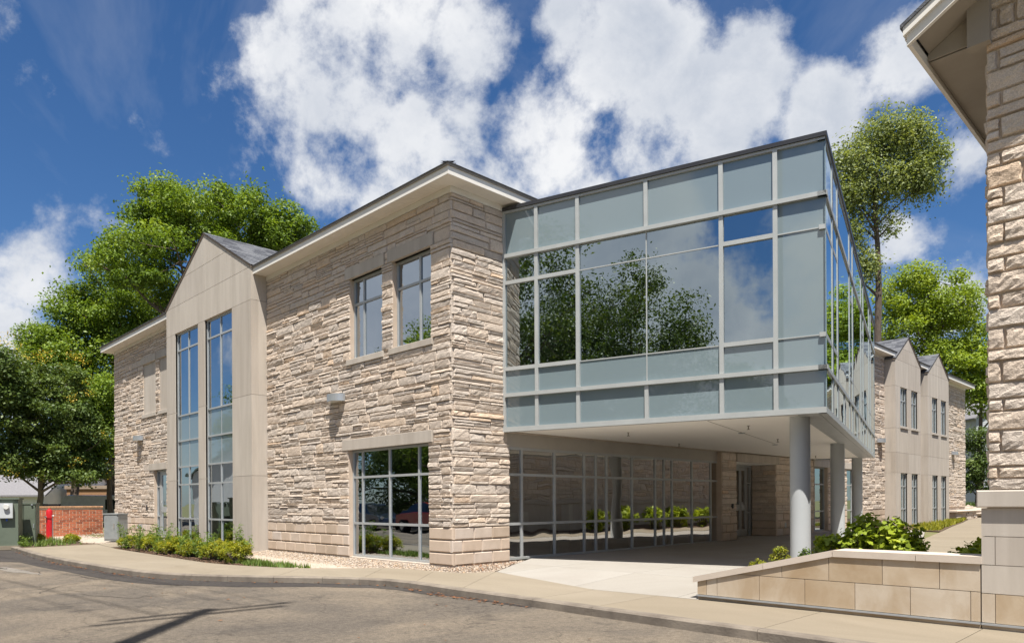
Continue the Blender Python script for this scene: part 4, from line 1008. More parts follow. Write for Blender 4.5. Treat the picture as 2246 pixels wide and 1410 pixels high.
# ------------------------------------------------------------------ cantilevered glass volume
PAV = thing('glass_pavilion', 'glass-walled upper storey of pale grey panels raised on round columns', 'pavilion', (5.36, 3.55, 0))
def build_pavilion():
    ZR = [2.765, 3.47, 4.02, 5.815, 6.365, 7.30]
    UV = [.035, .80, 1.72, 3.127, 4.52, 5.44, 6.239]
    t = .038
    def bar(F, u0, u1, v0, v1, w0=-.1, w1=.0, name='mullion', mat='box_frame'):
        mb = MB(); F.box(mb, u0, u1, v0, v1, w0, w1); mb.build(name, mat, PAV)
    def pane(F, u0, u1, v0, v1, m, w=-.045):
        if m == 'spandrel':
            mb = MB(); F.box(mb, u0 - .006, u1 + .006, v0 - .006, v1 + .006, w - .012, w); mb.build('spandrel_panel', 'spandrel', PAV)
        else:
            mb = MB(); mb.add([F.p(u0 - .006, v0 - .006, w), F.p(u1 + .006, v0 - .006, w), F.p(u1 + .006, v1 + .006, w), F.p(u0 - .006, v1 + .006, w)], [(0, 1, 2, 3)]); mb.build('pane', m, PAV)
    th = .010   # butt-glazed joints are thin
    # ---- front
    F = FC
    bar(F, 0, 6.239, 2.71, 2.81, -.12, .004); bar(F, 0.0, 6.239, 7.265, 7.31, -.12, .002)
    bar(F, .0, .07, 2.81, 7.265)
    for i, u in enumerate(UV[1:-1]):
        bar(F, u - t, u + t, 2.81, ZR[1] - t); 
        if i == 2:   # between the two wide lights only a thin joint in the middle rows
            bar(F, u - th, u + th, ZR[1] + t, ZR[4] - t, -.06, -.03, 'glazing_joint'); bar(F, u - t, u + t, ZR[4] + t, 7.265)
        else:
            bar(F, u - t, u + t, ZR[1] + t, ZR[4] - t); bar(F, u - t, u + t, ZR[4] + t, 7.265)
    for z in (ZR[1], ZR[4]): bar(F, .07, 6.27, z - t, z + t, -.12, .03)
    cols = list(zip(UV[:-1], UV[1:]))
    for ci, (a, b) in enumerate(cols):
        a2 = a + (.035 if ci == 0 else t); b2 = b - (t if ci < 5 else 0.0)
        am = a + (th if ci == 3 else (.035 if ci == 0 else t)); bm = b - (th if ci == 2 else (t if ci < 5 else 0))
        for z in (ZR[2], ZR[3]):
            hh = t if ci in (0, 1, 4) else th
            if ci == 1 and False: hh = th
            bar(F, am, bm, z - hh, z + hh, -.1 if hh == t else -.06, -.002 if hh == t else -.03, 'mullion' if hh == t else 'glazing_joint')
        hh = t if ci in (0, 1, 4) else th
        pane(F, a2, b2, 2.81, ZR[1] - t, 'spandrel'); pane(F, am, bm, ZR[1] + t, ZR[2] - hh, 'spandrel')
        sp = 'spandrel' if ci == 5 else 'vision_glass'
        pane(F, am, bm, ZR[2] + hh, ZR[3] - hh, sp); pane(F, am, bm, ZR[3] + hh, ZR[4] - t, sp)
        pane(F, a2, b2, ZR[4] + t, 7.265, 'spandrel')
    # ---- side
    F = FD; Ls = 15.1
    lo = [1.1, 2.05, 3.4, 4.75, 5.65, 7.0, 8.45, 9.35, 10.6, 11.95, 12.8, 14.15]
    up = [1.1, 2.05, 4.75, 5.65, 8.45, 9.35, 11.95, 12.8]
    bar(F, 0, Ls, 2.71, 2.81, -.12, .004); bar(F, 0.0, Ls, 7.265, 7.31, -.12, .002); bar(F, Ls - .07, Ls, 2.81, 7.265)
    for z in (ZR[1], ZR[4]): bar(F, -.03, Ls - .07, z - t, z + t, -.12, .02)
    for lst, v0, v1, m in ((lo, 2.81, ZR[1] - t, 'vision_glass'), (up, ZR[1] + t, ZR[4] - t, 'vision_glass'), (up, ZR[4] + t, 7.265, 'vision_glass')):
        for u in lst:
            bar(F, u - t, u - t + .024, v0, v1, -.1, .006); bar(F, u - t + .024, u + t + .10, v0, v1, -.1, .0035, 'gasket_shade', 'black_cap')  # black strip: gasket widened to paint in the mullion's shaded depth
        us = [0] + lst + [Ls - .07]
        for k, (a, b) in enumerate(zip(us[:-1], us[1:])):
            a2, b2 = a + (t + .10 if k else 0), b - (t if k < len(us) - 2 else 0)
            if v1 - v0 > 2:
                if b - a < 1.2:
                    for z in (ZR[2], ZR[3]): bar(F, a2, b2, z - t, z + t, -.1, -.002)
                    pane(F, a2, b2, v0, ZR[2] - t, m, -.008); pane(F, a2, b2, ZR[2] + t, ZR[3] - t, m, -.008); pane(F, a2, b2, ZR[3] + t, v1, m, -.008)
                else:
                    bar(F, a2, b2, ZR[2] - th, ZR[2] + th, -.06, -.03, 'glazing_joint'); pane(F, a2, b2, v0, ZR[2] - th, m, -.008); pane(F, a2, b2, ZR[2] + th, v1, m, -.008)
            else: pane(F, a2, b2, v0, v1, m, -.008)
    # corner glass edge
    # back wall of the volume
    P0, P1 = np.array([0, 1.38]), np.array([6.0, 3.09]); P2 = P1 + FD.U * Ls; P3 = P2 - FC.U * (P2[0] / FC.U[0])
    FK = Frame(P2, P3 - P2); Lk = np.hypot(*(P3 - P2))
    mb = MB(); FK.box(mb, .0, Lk - .03, 2.71, 7.31, -.12, 0); mb.build('rear_panel', 'spandrel', PAV)
    ins = [(.03, 1.55), tuple(P1 - FC.N * .1 - FD.N * .12), tuple(P2 - FD.N * .12 - FD.U * .13), (.03, P3[1] - .14)]
    mb = MB(); mb.poly_prism(ins, 2.735, 2.80); mb.build('soffit', 'canopy_soffit', PAV)
    mb = MB(); mb.poly_prism(ins, 3.36, 3.45); mb.build('floor', 'carpet', PAV)
    mb = MB(); mb.poly_prism(ins, 6.9, 7.0); mb.build('ceiling', 'plaster_dark', PAV)
    # metal edge band under the long side
    q0, q1 = P1 - FC.N * .125 - FD.N * .13, P2 - FD.N * .13 - FD.U * .13
    w = .34
    mb = MB(); mb.poly_prism([tuple(q0), tuple(q1), tuple(q1 - FD.N * w), tuple(q0 - FD.N * w)], 2.712, 2.733); mb.build('edge_band', 'box_frame', PAV)
    # roof and black parapet cap
    out = [P0 + FC.U * .03 + FC.N * .03, P1 + FC.N * .03 + FD.N * .03, P2 + FD.N * .03 + FD.U * .03, P3 + FD.U * .03 + FC.U * .05]
    mb = MB(); mb.poly_prism([tuple(p) for p in out], 7.312, 7.385); mb.build('parapet_cap', 'black_cap', PAV)
    # columns
    for (x, y) in ((5.35, 3.55), (3.42, 10.25), (1.32, 17.45)):
        z = gz(x, y) - .05
        mb = MB(); mb.lathe(x, y, [(.172, z), (.172, 2.734)], 40); mb.build('column', 'column_paint', PAV, smooth=True)
    # sprinkler heads and small downlights in the soffit
    for (px, py, kind) in ((1378, 951.5, 0), (1489.5, 975.5, 0), (1641.5, 937, 0), (1627, 952.5, 1), (1706, 965.5, 0), (1700, 977.5, 1), (1789, 1001, 0)):
        g = ground(px, py, 2.70); x, y = g[0], g[1]
        mb = MB()
        if kind == 0:
            mb.lathe(x, y, [(.012, 2.66), (.012, 2.736)], 8); mb.lathe(x, y, [(.035, 2.655), (.035, 2.661)], 10); mb.lathe(x, y, [(.03, 2.728), (.03, 2.7345)], 12); mb.build('sprinkler_head', 'drip_edge', PAV)
        else: mb.lathe(x, y, [(.055, 2.72), (.085, 2.7345)], 16); mb.build('downlight', 'lamp_metal', PAV)
    mb = MB(); a, b = ground(1552, 923, 2.733), ground(1700, 973, 2.733)
    d = np.array(b[:2]) - np.array(a[:2]); d /= np.hypot(*d); nn = np.array([-d[1], d[0]]) * .006
    mb.poly_prism([tuple(a[:2] - nn), tuple(b[:2] - nn), tuple(b[:2] + nn), tuple(a[:2] + nn)], 2.731, 2.7345); mb.build('control_joint', 'drip_edge', PAV)
build_pavilion()

# ------------------------------------------------------------------ wall lamps
def wall_lamp(F, u, z, label, wd=.62):
    q = F.p(u, z, 0); t = thing('wall_lamp', label, 'lamp', q, 'half-round lamps on the stone walls')
    mb = MB(); n = 14; V = []
    for zz in (z - .085, z + .085):
        for k in range(n + 1):
            a = math.pi * k / n; V.append(F.p(u - wd / 2 * math.cos(a), zz, .03 + .24 * math.sin(a)))
    m = n + 1
    mb.add(V, [(k, k + 1, m + k + 1, m + k) for k in range(n)] + [tuple(range(m - 1, -1, -1)), tuple(range(m, 2 * m)), (n, 0, m, m + n)]); mb.build('shade', 'lamp_metal', t)
    mb = MB(); F.box(mb, u - wd / 2 + .05, u + wd / 2 - .05, z - .07, z + .07, -.02, .032); mb.build('back_plate', 'lamp_metal', t)
    mb = MB(); V = [F.p(u - wd / 2 * .86 * math.cos(math.pi * k / n), z - .0865, .04 + .2 * math.sin(math.pi * k / n)) for k in range(n + 1)]
    V2 = [(a, b, c + .0012) for a, b, c in V]
    mb.add(V + V2, [tuple(range(m - 1, -1, -1)), tuple(range(m, 2 * m))]); mb.build('lens', 'light_lens', t)
wall_lamp(FA, -4.16, 3.72, 'grey half-round wall lamp on stone between gabled bay and upper windows')
wall_lamp(FA, -18.23, 3.71, 'grey half-round wall lamp on stone above the street-side glass door')
wall_lamp(FB, 23.6, 3.77, 'grey half-round wall lamp beside the end of the glass side wall', .55)
wall_lamp(FB, 34.7, 3.72, 'grey half-round wall lamp on stone past the second courtyard gable', .55)
FW_ = Frame((-21.45, 3), (0, -1))
wall_lamp(FW_, .4, 4.75, 'grey half-round wall lamp on the far end wall beside the big tree')

# ------------------------------------------------------------------ low garden wall
LW = thing('garden_wall', 'low limestone garden wall with a raked coping beside the pavement', 'wall', (5.59, -.3, 0))
def build_low_wall():
    F = Frame((0, -.3), (1, 0)); rr = random.Random(21)
    mb = MB()
    mb.add([F.p(5.61, -.02, -.02), F.p(8.92, -.02, -.02), F.p(8.92, .575, -.02), F.p(7.42, .575, -.02), F.p(5.61, .148, -.02),
            F.p(5.61, -.02, -.34), F.p(8.92, -.02, -.34), F.p(8.92, .575, -.34), F.p(7.42, .575, -.34), F.p(5.61, .148, -.34)],
           [(0, 1, 2, 3, 4), (9, 8, 7, 6, 5), (0, 5, 6, 1), (1, 6, 7, 2), (2, 7, 8, 3), (3, 8, 9, 4), (4, 9, 5, 0)]); mb.build('core', 'mortar_light', LW)
    top = lambda u: .577 if u >= 7.42 else .577 - (7.42 - u) * .2365
    def block(u0, u1, v0, v1):
        g = .0035
        u0 += g; u1 -= g; v0 += g
        # clip against the raked top
        pts = [(u0, v0), (u1, v0)]
        if top(u1) > v1: pts.append((u1, v1 - g))
        else: pts.append((u1, top(u1) - .002))
        if u0 < 7.42 < u1 and top(7.42) < v1 + .01: pts.append((7.42, min(top(7.42) - .002, v1 - g)))
        if top(u0) < v1 and top(u1) > v1:
            uc = 7.42 - (.577 - v1) / .2365; pts.append((uc, v1 - g))
        if top(u0) > v0 + .01: pts.append((u0, min(v1 - g, top(u0) - .002)))
        mb = MB(); n = len(pts); mb.add([F.p(u, v, 0) for u, v in pts] + [F.p(u, v, -.1) for u, v in pts], [tuple(range(n))] + [(i, n + i, n + (i + 1) % n, (i + 1) % n) for i in range(n)], rr.random())
        mb.build('block', 'limestone_aged', LW)
    c1 = [5.59, 5.73, 5.89, 6.49, 7.08, 7.67, 8.26, 8.84, 8.93]
    for a, b in zip(c1[:-1], c1[1:]): block(a, b, -.03, .285)
    c2 = [6.20, 6.79, 7.37, 7.97, 8.55, 8.93]
    for a, b in zip(c2[:-1], c2[1:]): block(a, b, .285, .578)
    mb = MB(); F.box(mb, 5.60, 8.93, -.2, -.055, -.33, -.004, .2); mb.build('footing', 'limestone_aged', LW)
    mb = MB(); F.box(mb, 5.585, 8.93, -.052, -.033, -.3, .022, .6); mb.build('flashing', 'lamp_metal', LW)
    # end return
    mb = MB(); mb.box((5.592, -.19, -.03), (5.612, .03, .14), .4); mb.build('block', 'limestone_aged', LW)
    # coping stones
    sl = .2365
    def cop(u0, u1):
        g = .003; V = []
        for w in (-.40, .022):
            for u in (u0 + g, u1 - g):
                b = top(u); V += [F.p(u, b, w), F.p(u, b + .078, w)]
        mb = MB(); mb.add(V, [(4, 6, 7, 5), (2, 0, 1, 3), (5, 7, 3, 1), (0, 2, 6, 4), (0, 4, 5, 1), (6, 2, 3, 7)], rr.random()); mb.build('coping_stone', 'coping', LW)
    for a, b in ((5.53, 6.55), (6.55, 7.42), (7.42, 8.32), (8.32, 8.945)): cop(a, b)
build_low_wall()

# ------------------------------------------------------------------ stone building on the right
RB = thing('corner_building', 'rough pale stone building with limestone base and wide overhanging gable eave', 'building', (9.0, -.3, 0))
def build_right():
    F = Frame((0, -.3), (1, 0)); rr = random.Random(31)
    FL = Frame((9.0, 0), (0, -1))      # its long left wall, seen mirrored in the storefront
    mb = MB(); F.box(mb, 9.02, 17, -.2, 6.9, -.4, -.014)
    mb.add([F.p(9.02, 6.9, -.014), F.p(17, 6.9, -.014), F.p(13.0, 8.6, -.014), F.p(9.02, 6.9, -.4), F.p(17, 6.9, -.4), F.p(13, 8.6, -.4)], [(0, 1, 2), (5, 4, 3), (1, 4, 5, 2), (2, 5, 3, 0)])
    mb.box((9.03, .1, -.2), (9.4, 36, 6.0)); mb.box((16.6, .1, -.2), (17, 36, 6.0)); mb.box((9.03, 36, -.2), (17, 36.3, 6.0)); mb.build('wall', 'mortar_light', RB)
    specs = []
    # quoin column at the corner then coursed rubble
    z = 1.344; k = 0
    while z < 6.85:
        h = rr.choice((.12, .15, .17, .2, .22)); z1 = min(z + h, 6.88)
        u = 9.0; first = True
        while u < 10.6:
            ln = (rr.uniform(.09, .16) if k % 2 else rr.uniform(.3, .5)) if first else rr.uniform(.14, .45)
            first = False
            rows = [(z, z1)] if (h < .16 or rr.random() < .7) else [(z, z + h * .45), (z + h * .45, z1)]
            if u > 10.2: ln = 10.6 - u
            for a, b in rows:
                t = rr.uniform(.1, .7) if rr.random() < .9 else rr.uniform(.7, .95)
                specs.append((F, u, u + ln, a, b, -.05, rr.uniform(.025, .045), t, .009, 1.5))
            u += ln
        z = z1; k += 1
    place_stones(specs, RB, 'right_stone', 180, rr)
    specs = []
    ashlar(FL, -36, .255, [1.344, 3.2, 6.0], [], rr, specs, lod=.4, band=.24, lens=(.4, 1.2))
    place_stones(specs, RB, 'right_stone', 0, rr, rest='side_stonework')
    # limestone base
    zc = [-.03, .276, .571, .867, 1.163]
    for j in range(4):
        cuts = [8.94, 9.06 if j in (0, 2) else 9.55, 10.3, 11.2, 12.4]
        for a, b in zip(cuts[:-1], cuts[1:]):
            mb = MB(); F.box(mb, a + (.0035 if a > 8.95 else 0), b - .0035, zc[j] + .0035, zc[j + 1] - .0035, -.2, .0, rr.random()); mb.build('base_panel', 'limestone_aged' if j == 0 else 'limestone', RB)
    mb = MB(); FL.box(mb, -36, .08, -.03, 1.163, -.2, .055); mb.build('base_panel', 'limestone', RB)
    mb = MB(); F.bev(mb, 8.905, 12.5, 1.166, 1.344, -.3, .05, .012, .7); mb.build('base_cap', 'limestone', RB)
    mb = MB(); FL.bev(mb, -36, -.01, 1.166, 1.344, -.3, .09, .012, .7); mb.build('base_cap', 'limestone', RB)
    mb = MB(); F.box(mb, 8.94, 17, -.25, -.055, -.33, -.006); mb.build('footing', 'limestone_aged', RB)
    mb = MB(); F.box(mb, 8.94, 12.5, -.052, -.033, -.3, .022); mb.build('flashing', 'lamp_metal', RB)
    # gable roof: eave at x 8.4, ridge at 13
    sl = .58; xe, ze, yo, y1 = 8.42, 6.02, -.86, 36.6
    xm = 13.0; zm = ze + (xm - xe) * sl
    def slope(name, mat, x0, x1, dz0, dz1, ya, yb):
        mb = MB()
        for sg in (1,):
            P = lambda x, dz, y: (x, y, ze + (x - xe) * sl + dz)
            mb.add([P(x0, dz0, ya), P(x1, dz0, ya), P(x1, dz0, yb), P(x0, dz0, yb), P(x0, dz1, ya), P(x1, dz1, ya), P(x1, dz1, yb), P(x0, dz1, yb)], [(3, 2, 1, 0), (4, 5, 6, 7), (0, 1, 5, 4), (1, 2, 6, 5), (2, 3, 7, 6), (3, 0, 4, 7)])
        return mb.build(name, mat, RB)
    slope('roof_deck', 'eave_taupe', xe + .05, xm, .05, .10, yo + .05, y1)
    slope('roof', 'shingle', xe - .05, xm, .145, .185, yo - .05, y1)
    mb = MB(); mb.add([(xm, yo - .05, zm + .185), (2 * xm - xe, yo - .05, ze + .1), (2 * xm - xe, y1, ze + .1), (xm, y1, zm + .185), (xm, yo - .05, zm + .05), (2 * xm - xe, yo - .05, ze), (2 * xm - xe, y1, ze), (xm, y1, zm + .05)], [(0, 1, 2, 3), (7, 6, 5, 4), (0, 4, 5, 1), (1, 5, 6, 2)]); mb.build('roof', 'shingle', RB)
    # rake: two stepped boards
    slope('rake_board', 'white_trim', xe, xm, -.06, .05, yo, yo + .045); slope('rake_board', 'white_trim', xe - .025, xm, .052, .143, yo - .035, yo + .045)
    mb = MB(); mb.box((xe - .03, yo + .046, ze + .03), (xe, y1, ze + .145)); mb.build('fascia', 'white_trim', RB)
    mb = MB(); mb.box((xe + .001, yo + .046, ze - .055), (xe + .04, y1, ze + .048)); mb.build('fascia', 'white_trim', RB)
    mb = MB(); mb.box((xe + .045, -.28, ze + .0), (9.0, y1, ze + .02)); mb.build('soffit', 'eave_taupe', RB)
    mb = MB(); mb.add([(xe + .045, -.3, ze), (9.06, -.3, ze), (9.06, -.3, ze + (9.06 - xe) * sl + .05), (xe + .045, -.3, ze + .07), (xe + .045, -.26, ze), (9.06, -.26, ze), (9.06, -.26, ze + (9.06 - xe) * sl + .05), (xe + .045, -.26, ze + .07)], [(0, 1, 2, 3), (7, 6, 5, 4), (0, 4, 5, 1), (1, 5, 6, 2), (3, 2, 6, 7)]); mb.build('eave_return', 'eave_taupe', RB)
    # corner bracket under the rake
    mb = MB(); mb.box((8.86, -.42, 5.93), (9.06, -.255, 6.4)); mb.build('corner_board', 'eave_taupe', RB)
build_right()

# ------------------------------------------------------------------ vegetation
LEAF4 = (np.array([(-.5, 0, 0), (0, -.27, .07), (.5, 0, -.06), (0, .27, .07)]))
LEAF_LOBE = np.array([(-.5, 0, 0), (-.2, -.34, .05), (.02, -.2, .03), (.3, -.3, .02), (.55, 0, -.1), (.3, .3, .02), (.02, .2, .03), (-.2, .34, .05)])
LEAF_LONG = np.array([(-.5, 0, 0), (0, -.11, .05), (.5, 0, -.12), (0, .11, .05)])
def leaves(centers, size, rr, shape=LEAF4, up=.55, outdir=None, outw=.5, tint=None, jit=.22, droop=0.0):
    n = len(centers)
    nrm = rr.normal(0, .5, (n, 3)); nrm[:, 2] += up
    if outdir is not None: nrm += outdir * outw
    nrm /= np.linalg.norm(nrm, axis=1, keepdims=True) + 1e-9
    t = rr.normal(0, 1, (n, 3)); t[:, 2] -= droop; t -= nrm * (t * nrm).sum(1, keepdims=True); t /= np.linalg.norm(t, axis=1, keepdims=True) + 1e-9
    b = np.cross(nrm, t); s = size * rr.uniform(.55, 1.3, (n, 1))
    k = len(shape)
    V = np.empty((n, k, 3))
    for i, (a, c, d) in enumerate(shape): V[:, i] = centers + (t * a + b * c + nrm * d) * s
    T = rr.uniform(0, 1, n) * jit * 2 - jit
    T = np.clip((tint if tint is not None else .5) + T, 0, 1)
    return V.reshape(-1, 3), np.full(n, k), np.arange(n * k), T
def add_crown(name, parts, mat, parent, org):
    V = np.concatenate([p[0] for p in parts]); C = np.concatenate([p[1] for p in parts]); T = np.concatenate([p[3] for p in parts])
    return mk_fast(name, V, C, np.arange(len(V)), mat, parent, T, org)
def tree(label, base, env, trunk_h, r0, seed, mat='leaf_maple', bark='bark', tips=110, per=150, lsize=.17, clump=.75, group=None, name='tree', flowers=0, top=None, fork=None, shape=LEAF4, inner=.35, flat=.7, up=.55):
    """env: ellipsoids (dx,dy,z, rx,ry,rz, weight) relative to the base; tapering trunk, limbs, twigs, clumps of leaves"""
    rr = np.random.RandomState(seed); base = np.array(base, float)
    t = thing(name, label, 'tree', tuple(base), group)
    ws = np.array([e[6] for e in env], float); ws /= ws.sum()
    pts = []
    for _ in range(tips):
        e = env[rr.choice(len(env), p=ws)]
        d = rr.normal(0, 1, 3); d /= np.linalg.norm(d); q = rr.uniform(inner, 1.0) ** .6
        pts.append(np.array(e[:3]) + d * q * np.array(e[3:6]))
    pts = np.array(pts)
    ctr = np.average(np.array([e[:3] for e in env]), axis=0, weights=ws)
    ztop = pts[:, 2].max()
    mb = MB()
    lead = np.array([ctr[0] * .6, ctr[1] * .6, max(trunk_h + .5, ctr[2] + (ztop - ctr[2]) * .45)])
    tr = []
    for i in range(9):
        f = i / 8; w = np.array([lead[0] * f ** 1.5, lead[1] * f ** 1.5, lead[2] * f]); w[:2] += rr.normal(0, .06, 2) * lead[2] / 10 * (0 < i < 8); tr.append(w)
    tr = np.array(tr); rads = [r0 * (1.25 if i == 0 else 1) * (1 - .80 * (i / 8) ** 1.1) for i in range(9)]
    mb.tube([base + p for p in tr], rads, 9)
    # limbs
    K = max(6, tips // 9); order = [int(rr.randint(tips))]
    dist = np.linalg.norm(pts - pts[order[0]], axis=1)
    for _ in range(K - 1):
        j = int(dist.argmax()); order.append(j); dist = np.minimum(dist, np.linalg.norm(pts - pts[j], axis=1))
    limbs = []
    for j in order:
        q = pts[j]; hd = np.hypot(*(q[:2] - lead[:2] * .5))
        za = min(max(q[2] - hd * rr.uniform(.7, 1.1), trunk_h), lead[2] * .97)
        f = za / lead[2]; a = np.array([np.interp(za, tr[:, 2], tr[:, 0]), np.interp(za, tr[:, 2], tr[:, 1]), za])
        ra = np.interp(za, tr[:, 2], rads) * .55
        m1 = a + (q - a) * .35 + np.array([0, 0, .06 * hd]) + rr.normal(0, .08 * hd / 3, 3); m2 = a + (q - a) * .7 + np.array([0, 0, .05 * hd]) + rr.normal(0, .1 * hd / 3, 3)
        L_ = np.array([a, m1, m2, q]); limbs.append(L_); mb.tube([base + p for p in L_], [ra, ra * .7, ra * .42, ra * .15], 6)
    allp = np.concatenate([np.array([l[0] + (l[1] - l[0]) * .5, l[1], (l[1] + l[2]) / 2, l[2], (l[2] + l[3]) / 2]) for l in limbs])
    for q in pts:
        j = int(np.linalg.norm(allp - q, axis=1).argmin()); a = allp[j]
        m = (a + q) / 2 + rr.normal(0, .1, 3); mb.tube([base + a, base + m, base + q], [r0 * .07, r0 * .045, r0 * .02], 4, cap=False)
    mb.build('trunk', bark, t, smooth=True)
    parts = []
    for q in pts:
        n = int(per * rr.uniform(.6, 1.35)); c = clump * rr.uniform(.65, 1.3)
        d = rr.normal(0, 1, (n, 3)); d /= np.linalg.norm(d, axis=1, keepdims=True); rad = rr.uniform(.1, 1, (n, 1)) ** .5
        d2 = d.copy(); d2[:, 2] *= flat
        cen = base + q + d2 * rad * c
        # a few ragged sprays
        k = n // 8; sp = rr.normal(0, 1, 3); sp /= np.linalg.norm(sp); cen[:k] += sp * c * rr.uniform(.3, 1.0, (k, 1))
        ti = np.full(n, np.clip(.46 + rr.normal(0, .15), .05, .95))
        parts.append(leaves(cen, lsize, rr, shape, up, d, .45, ti))
    add_crown('crown', parts, mat, t, tuple(base))
    if flowers:
        parts = []
        outer = pts[np.argsort(-np.linalg.norm(pts - ctr, axis=1))[:int(flowers * 2)]]; outer = outer[rr.permutation(len(outer))[:flowers]]
        for q in outer:
            n = 34; oq = (q - ctr) / (np.linalg.norm(q - ctr) + 1e-6); cen = base + q + oq * clump * .75 + np.array([0, 0, clump * .45]) + rr.normal(0, 1, (n, 3)) * (clump * .25, clump * .25, .12)
            parts.append(leaves(cen, lsize * .55, rr, LEAF4, .8))
        add_crown('blossom', parts, 'flower_yellow', t, tuple(base))
    return t
def gpos(px, depth, z=0.0):
    q = at(px, 1100, depth); return (q[0], q[1], z)
# --- behind the left end of the building (px column, depth)
def env_px(base_px, depth, blobs):
    """blobs: (px, py, rpx, rpy, weight) -> ellipsoids around the tree's own base, as deep as they are wide"""
    b = np.array(gpos(base_px, depth)); out = []
    for (px, py, rx, ry, w) in blobs:
        c = at(px, py, depth); s = depth / FPX
        out.append((c[0] - b[0], c[1] - b[1], c[2], rx * s, rx * s, ry * s, w))
    return tuple(b), out
b, e = env_px(455, 40, [(420, 470, 110, 70, 1.2), (520, 480, 100, 65, 1.1), (610, 510, 60, 50, .7), (350, 470, 60, 60, .5), (300, 560, 85, 70, .9), (430, 600, 170, 80, 1.2), (640, 500, 40, 40, .3)])
tree('tall bright green maple rising behind the roof left of the stone corner', b, e, 6, .42, 101, tips=230, per=300, lsize=.185, clump=.85, flat=.62)
b, e = env_px(250, 44, [(240, 660, 95, 95, 1.1), (190, 690, 60, 70, .7), (290, 760, 90, 90, .8), (230, 850, 90, 90, .7), (330, 680, 70, 60, .6)])
tree('spreading green maple between the tall maple and the blossoming trees', b, e, 5, .36, 102, tips=170, per=260, lsize=.20, clump=1.05, mat='leaf_maple')
b, e = env_px(165, 43, [(130, 790, 80, 70, 1), (190, 880, 60, 90, .8), (110, 750, 50, 40, .5)])
tree('dark leafy tree standing behind the brick garden wall', b, e, 3, .26, 103, tips=130, per=260, lsize=.18, clump=.9, mat='leaf_maple', inner=.1)
b, e = env_px(88, 38.5, [(100, 900, 110, 70, 1.2), (40, 850, 70, 60, .8), (180, 930, 60, 60, .8), (60, 960, 90, 50, .8), (150, 1000, 70, 40, .5), (130, 835, 60, 40, .6), (50, 1010, 80, 35, .8), (160, 1035, 60, 22, .5), (100, 1030, 70, 25, .5)])
tree('dark green tree dotted with yellow blossom clusters behind the green cabinets', b, e, 1.9, .17, 104, tips=210, per=240, lsize=.165, clump=.72, mat='leaf_dark', flowers=44, shape=LEAF4, flat=.5, inner=.1, bark='bark_pale')
b, e = env_px(-45, 36, [(-40, 900, 70, 150, 1), (-10, 820, 40, 70, .6), (-30, 1000, 60, 50, .4)])
tree('dark blossoming tree at the kerb beyond the green cabinets', b, e, 2.2, .18, 105, tips=130, per=240, lsize=.17, clump=.8, mat='leaf_dark', flowers=16, shape=LEAF4, flat=.5, inner=.1)
b, e = env_px(243, 41, [(215, 960, 50, 50, 1), (245, 880, 45, 70, .9), (190, 1010, 40, 30, .5)])
tree('slender dark-trunked tree against the end of the stone building', b, e, 2.6, .17, 106, tips=80, per=240, lsize=.17, clump=.8, mat='leaf_maple')
# --- behind the courtyard wing
b, e = env_px(1924, 46, [(1880, 345, 48, 50, 1), (1945, 305, 52, 45, 1.1), (2008, 300, 46, 46, .9), (2045, 345, 28, 30, .4), (1985, 375, 55, 30, .9), (1855, 425, 36, 48, .8), (1925, 400, 55, 36, .9), (1848, 520, 28, 45, .7), (1885, 590, 26, 45, .6), (1935, 480, 30, 40, .4), (2025, 402, 34, 16, .35)])
tree('very tall open-limbed tree with a long bare trunk behind the glass volume', b, e, 11.0, .36, 111, mat='leaf_oak', tips=230, per=150, lsize=.20, clump=1.15, inner=.1, flat=.9, bark='bark')
b, e = env_px(2035, 56, [(2000, 650, 70, 70, 1), (2060, 660, 80, 75, 1.1), (2110, 720, 60, 80, .9), (1980, 720, 60, 50, .8), (2080, 800, 80, 60, .8), (2130, 830, 50, 60, .6), (2010, 790, 70, 50, .5)])
tree('yellow-green maple behind the two courtyard gables', b, e, 5, .40, 112, mat='leaf_bright', tips=190, per=240, lsize=.225, clump=1.2)
b, e = env_px(2150, 54, [(2140, 860, 40, 40, 1), (2150, 800, 40, 40, .6), (2175, 880, 40, 40, .6)])
tree('lower yellow-green maple beside the far grey house', b, e, 5, .25, 113, mat='leaf_bright', tips=36, per=130, lsize=.28, clump=1.0)
b, e = env_px(2142, 47, [(2138, 1000, 28, 60, 1), (2160, 1030, 30, 50, .8), (2130, 1050, 20, 30, .5), (2150, 960, 28, 30, .6)])
tree('rounded dark evergreen bush tree at the end of the footpath', b, e, .6, .12, 114, mat='leaf_dark', tips=75, per=110, lsize=.16, clump=.55, inner=.1)
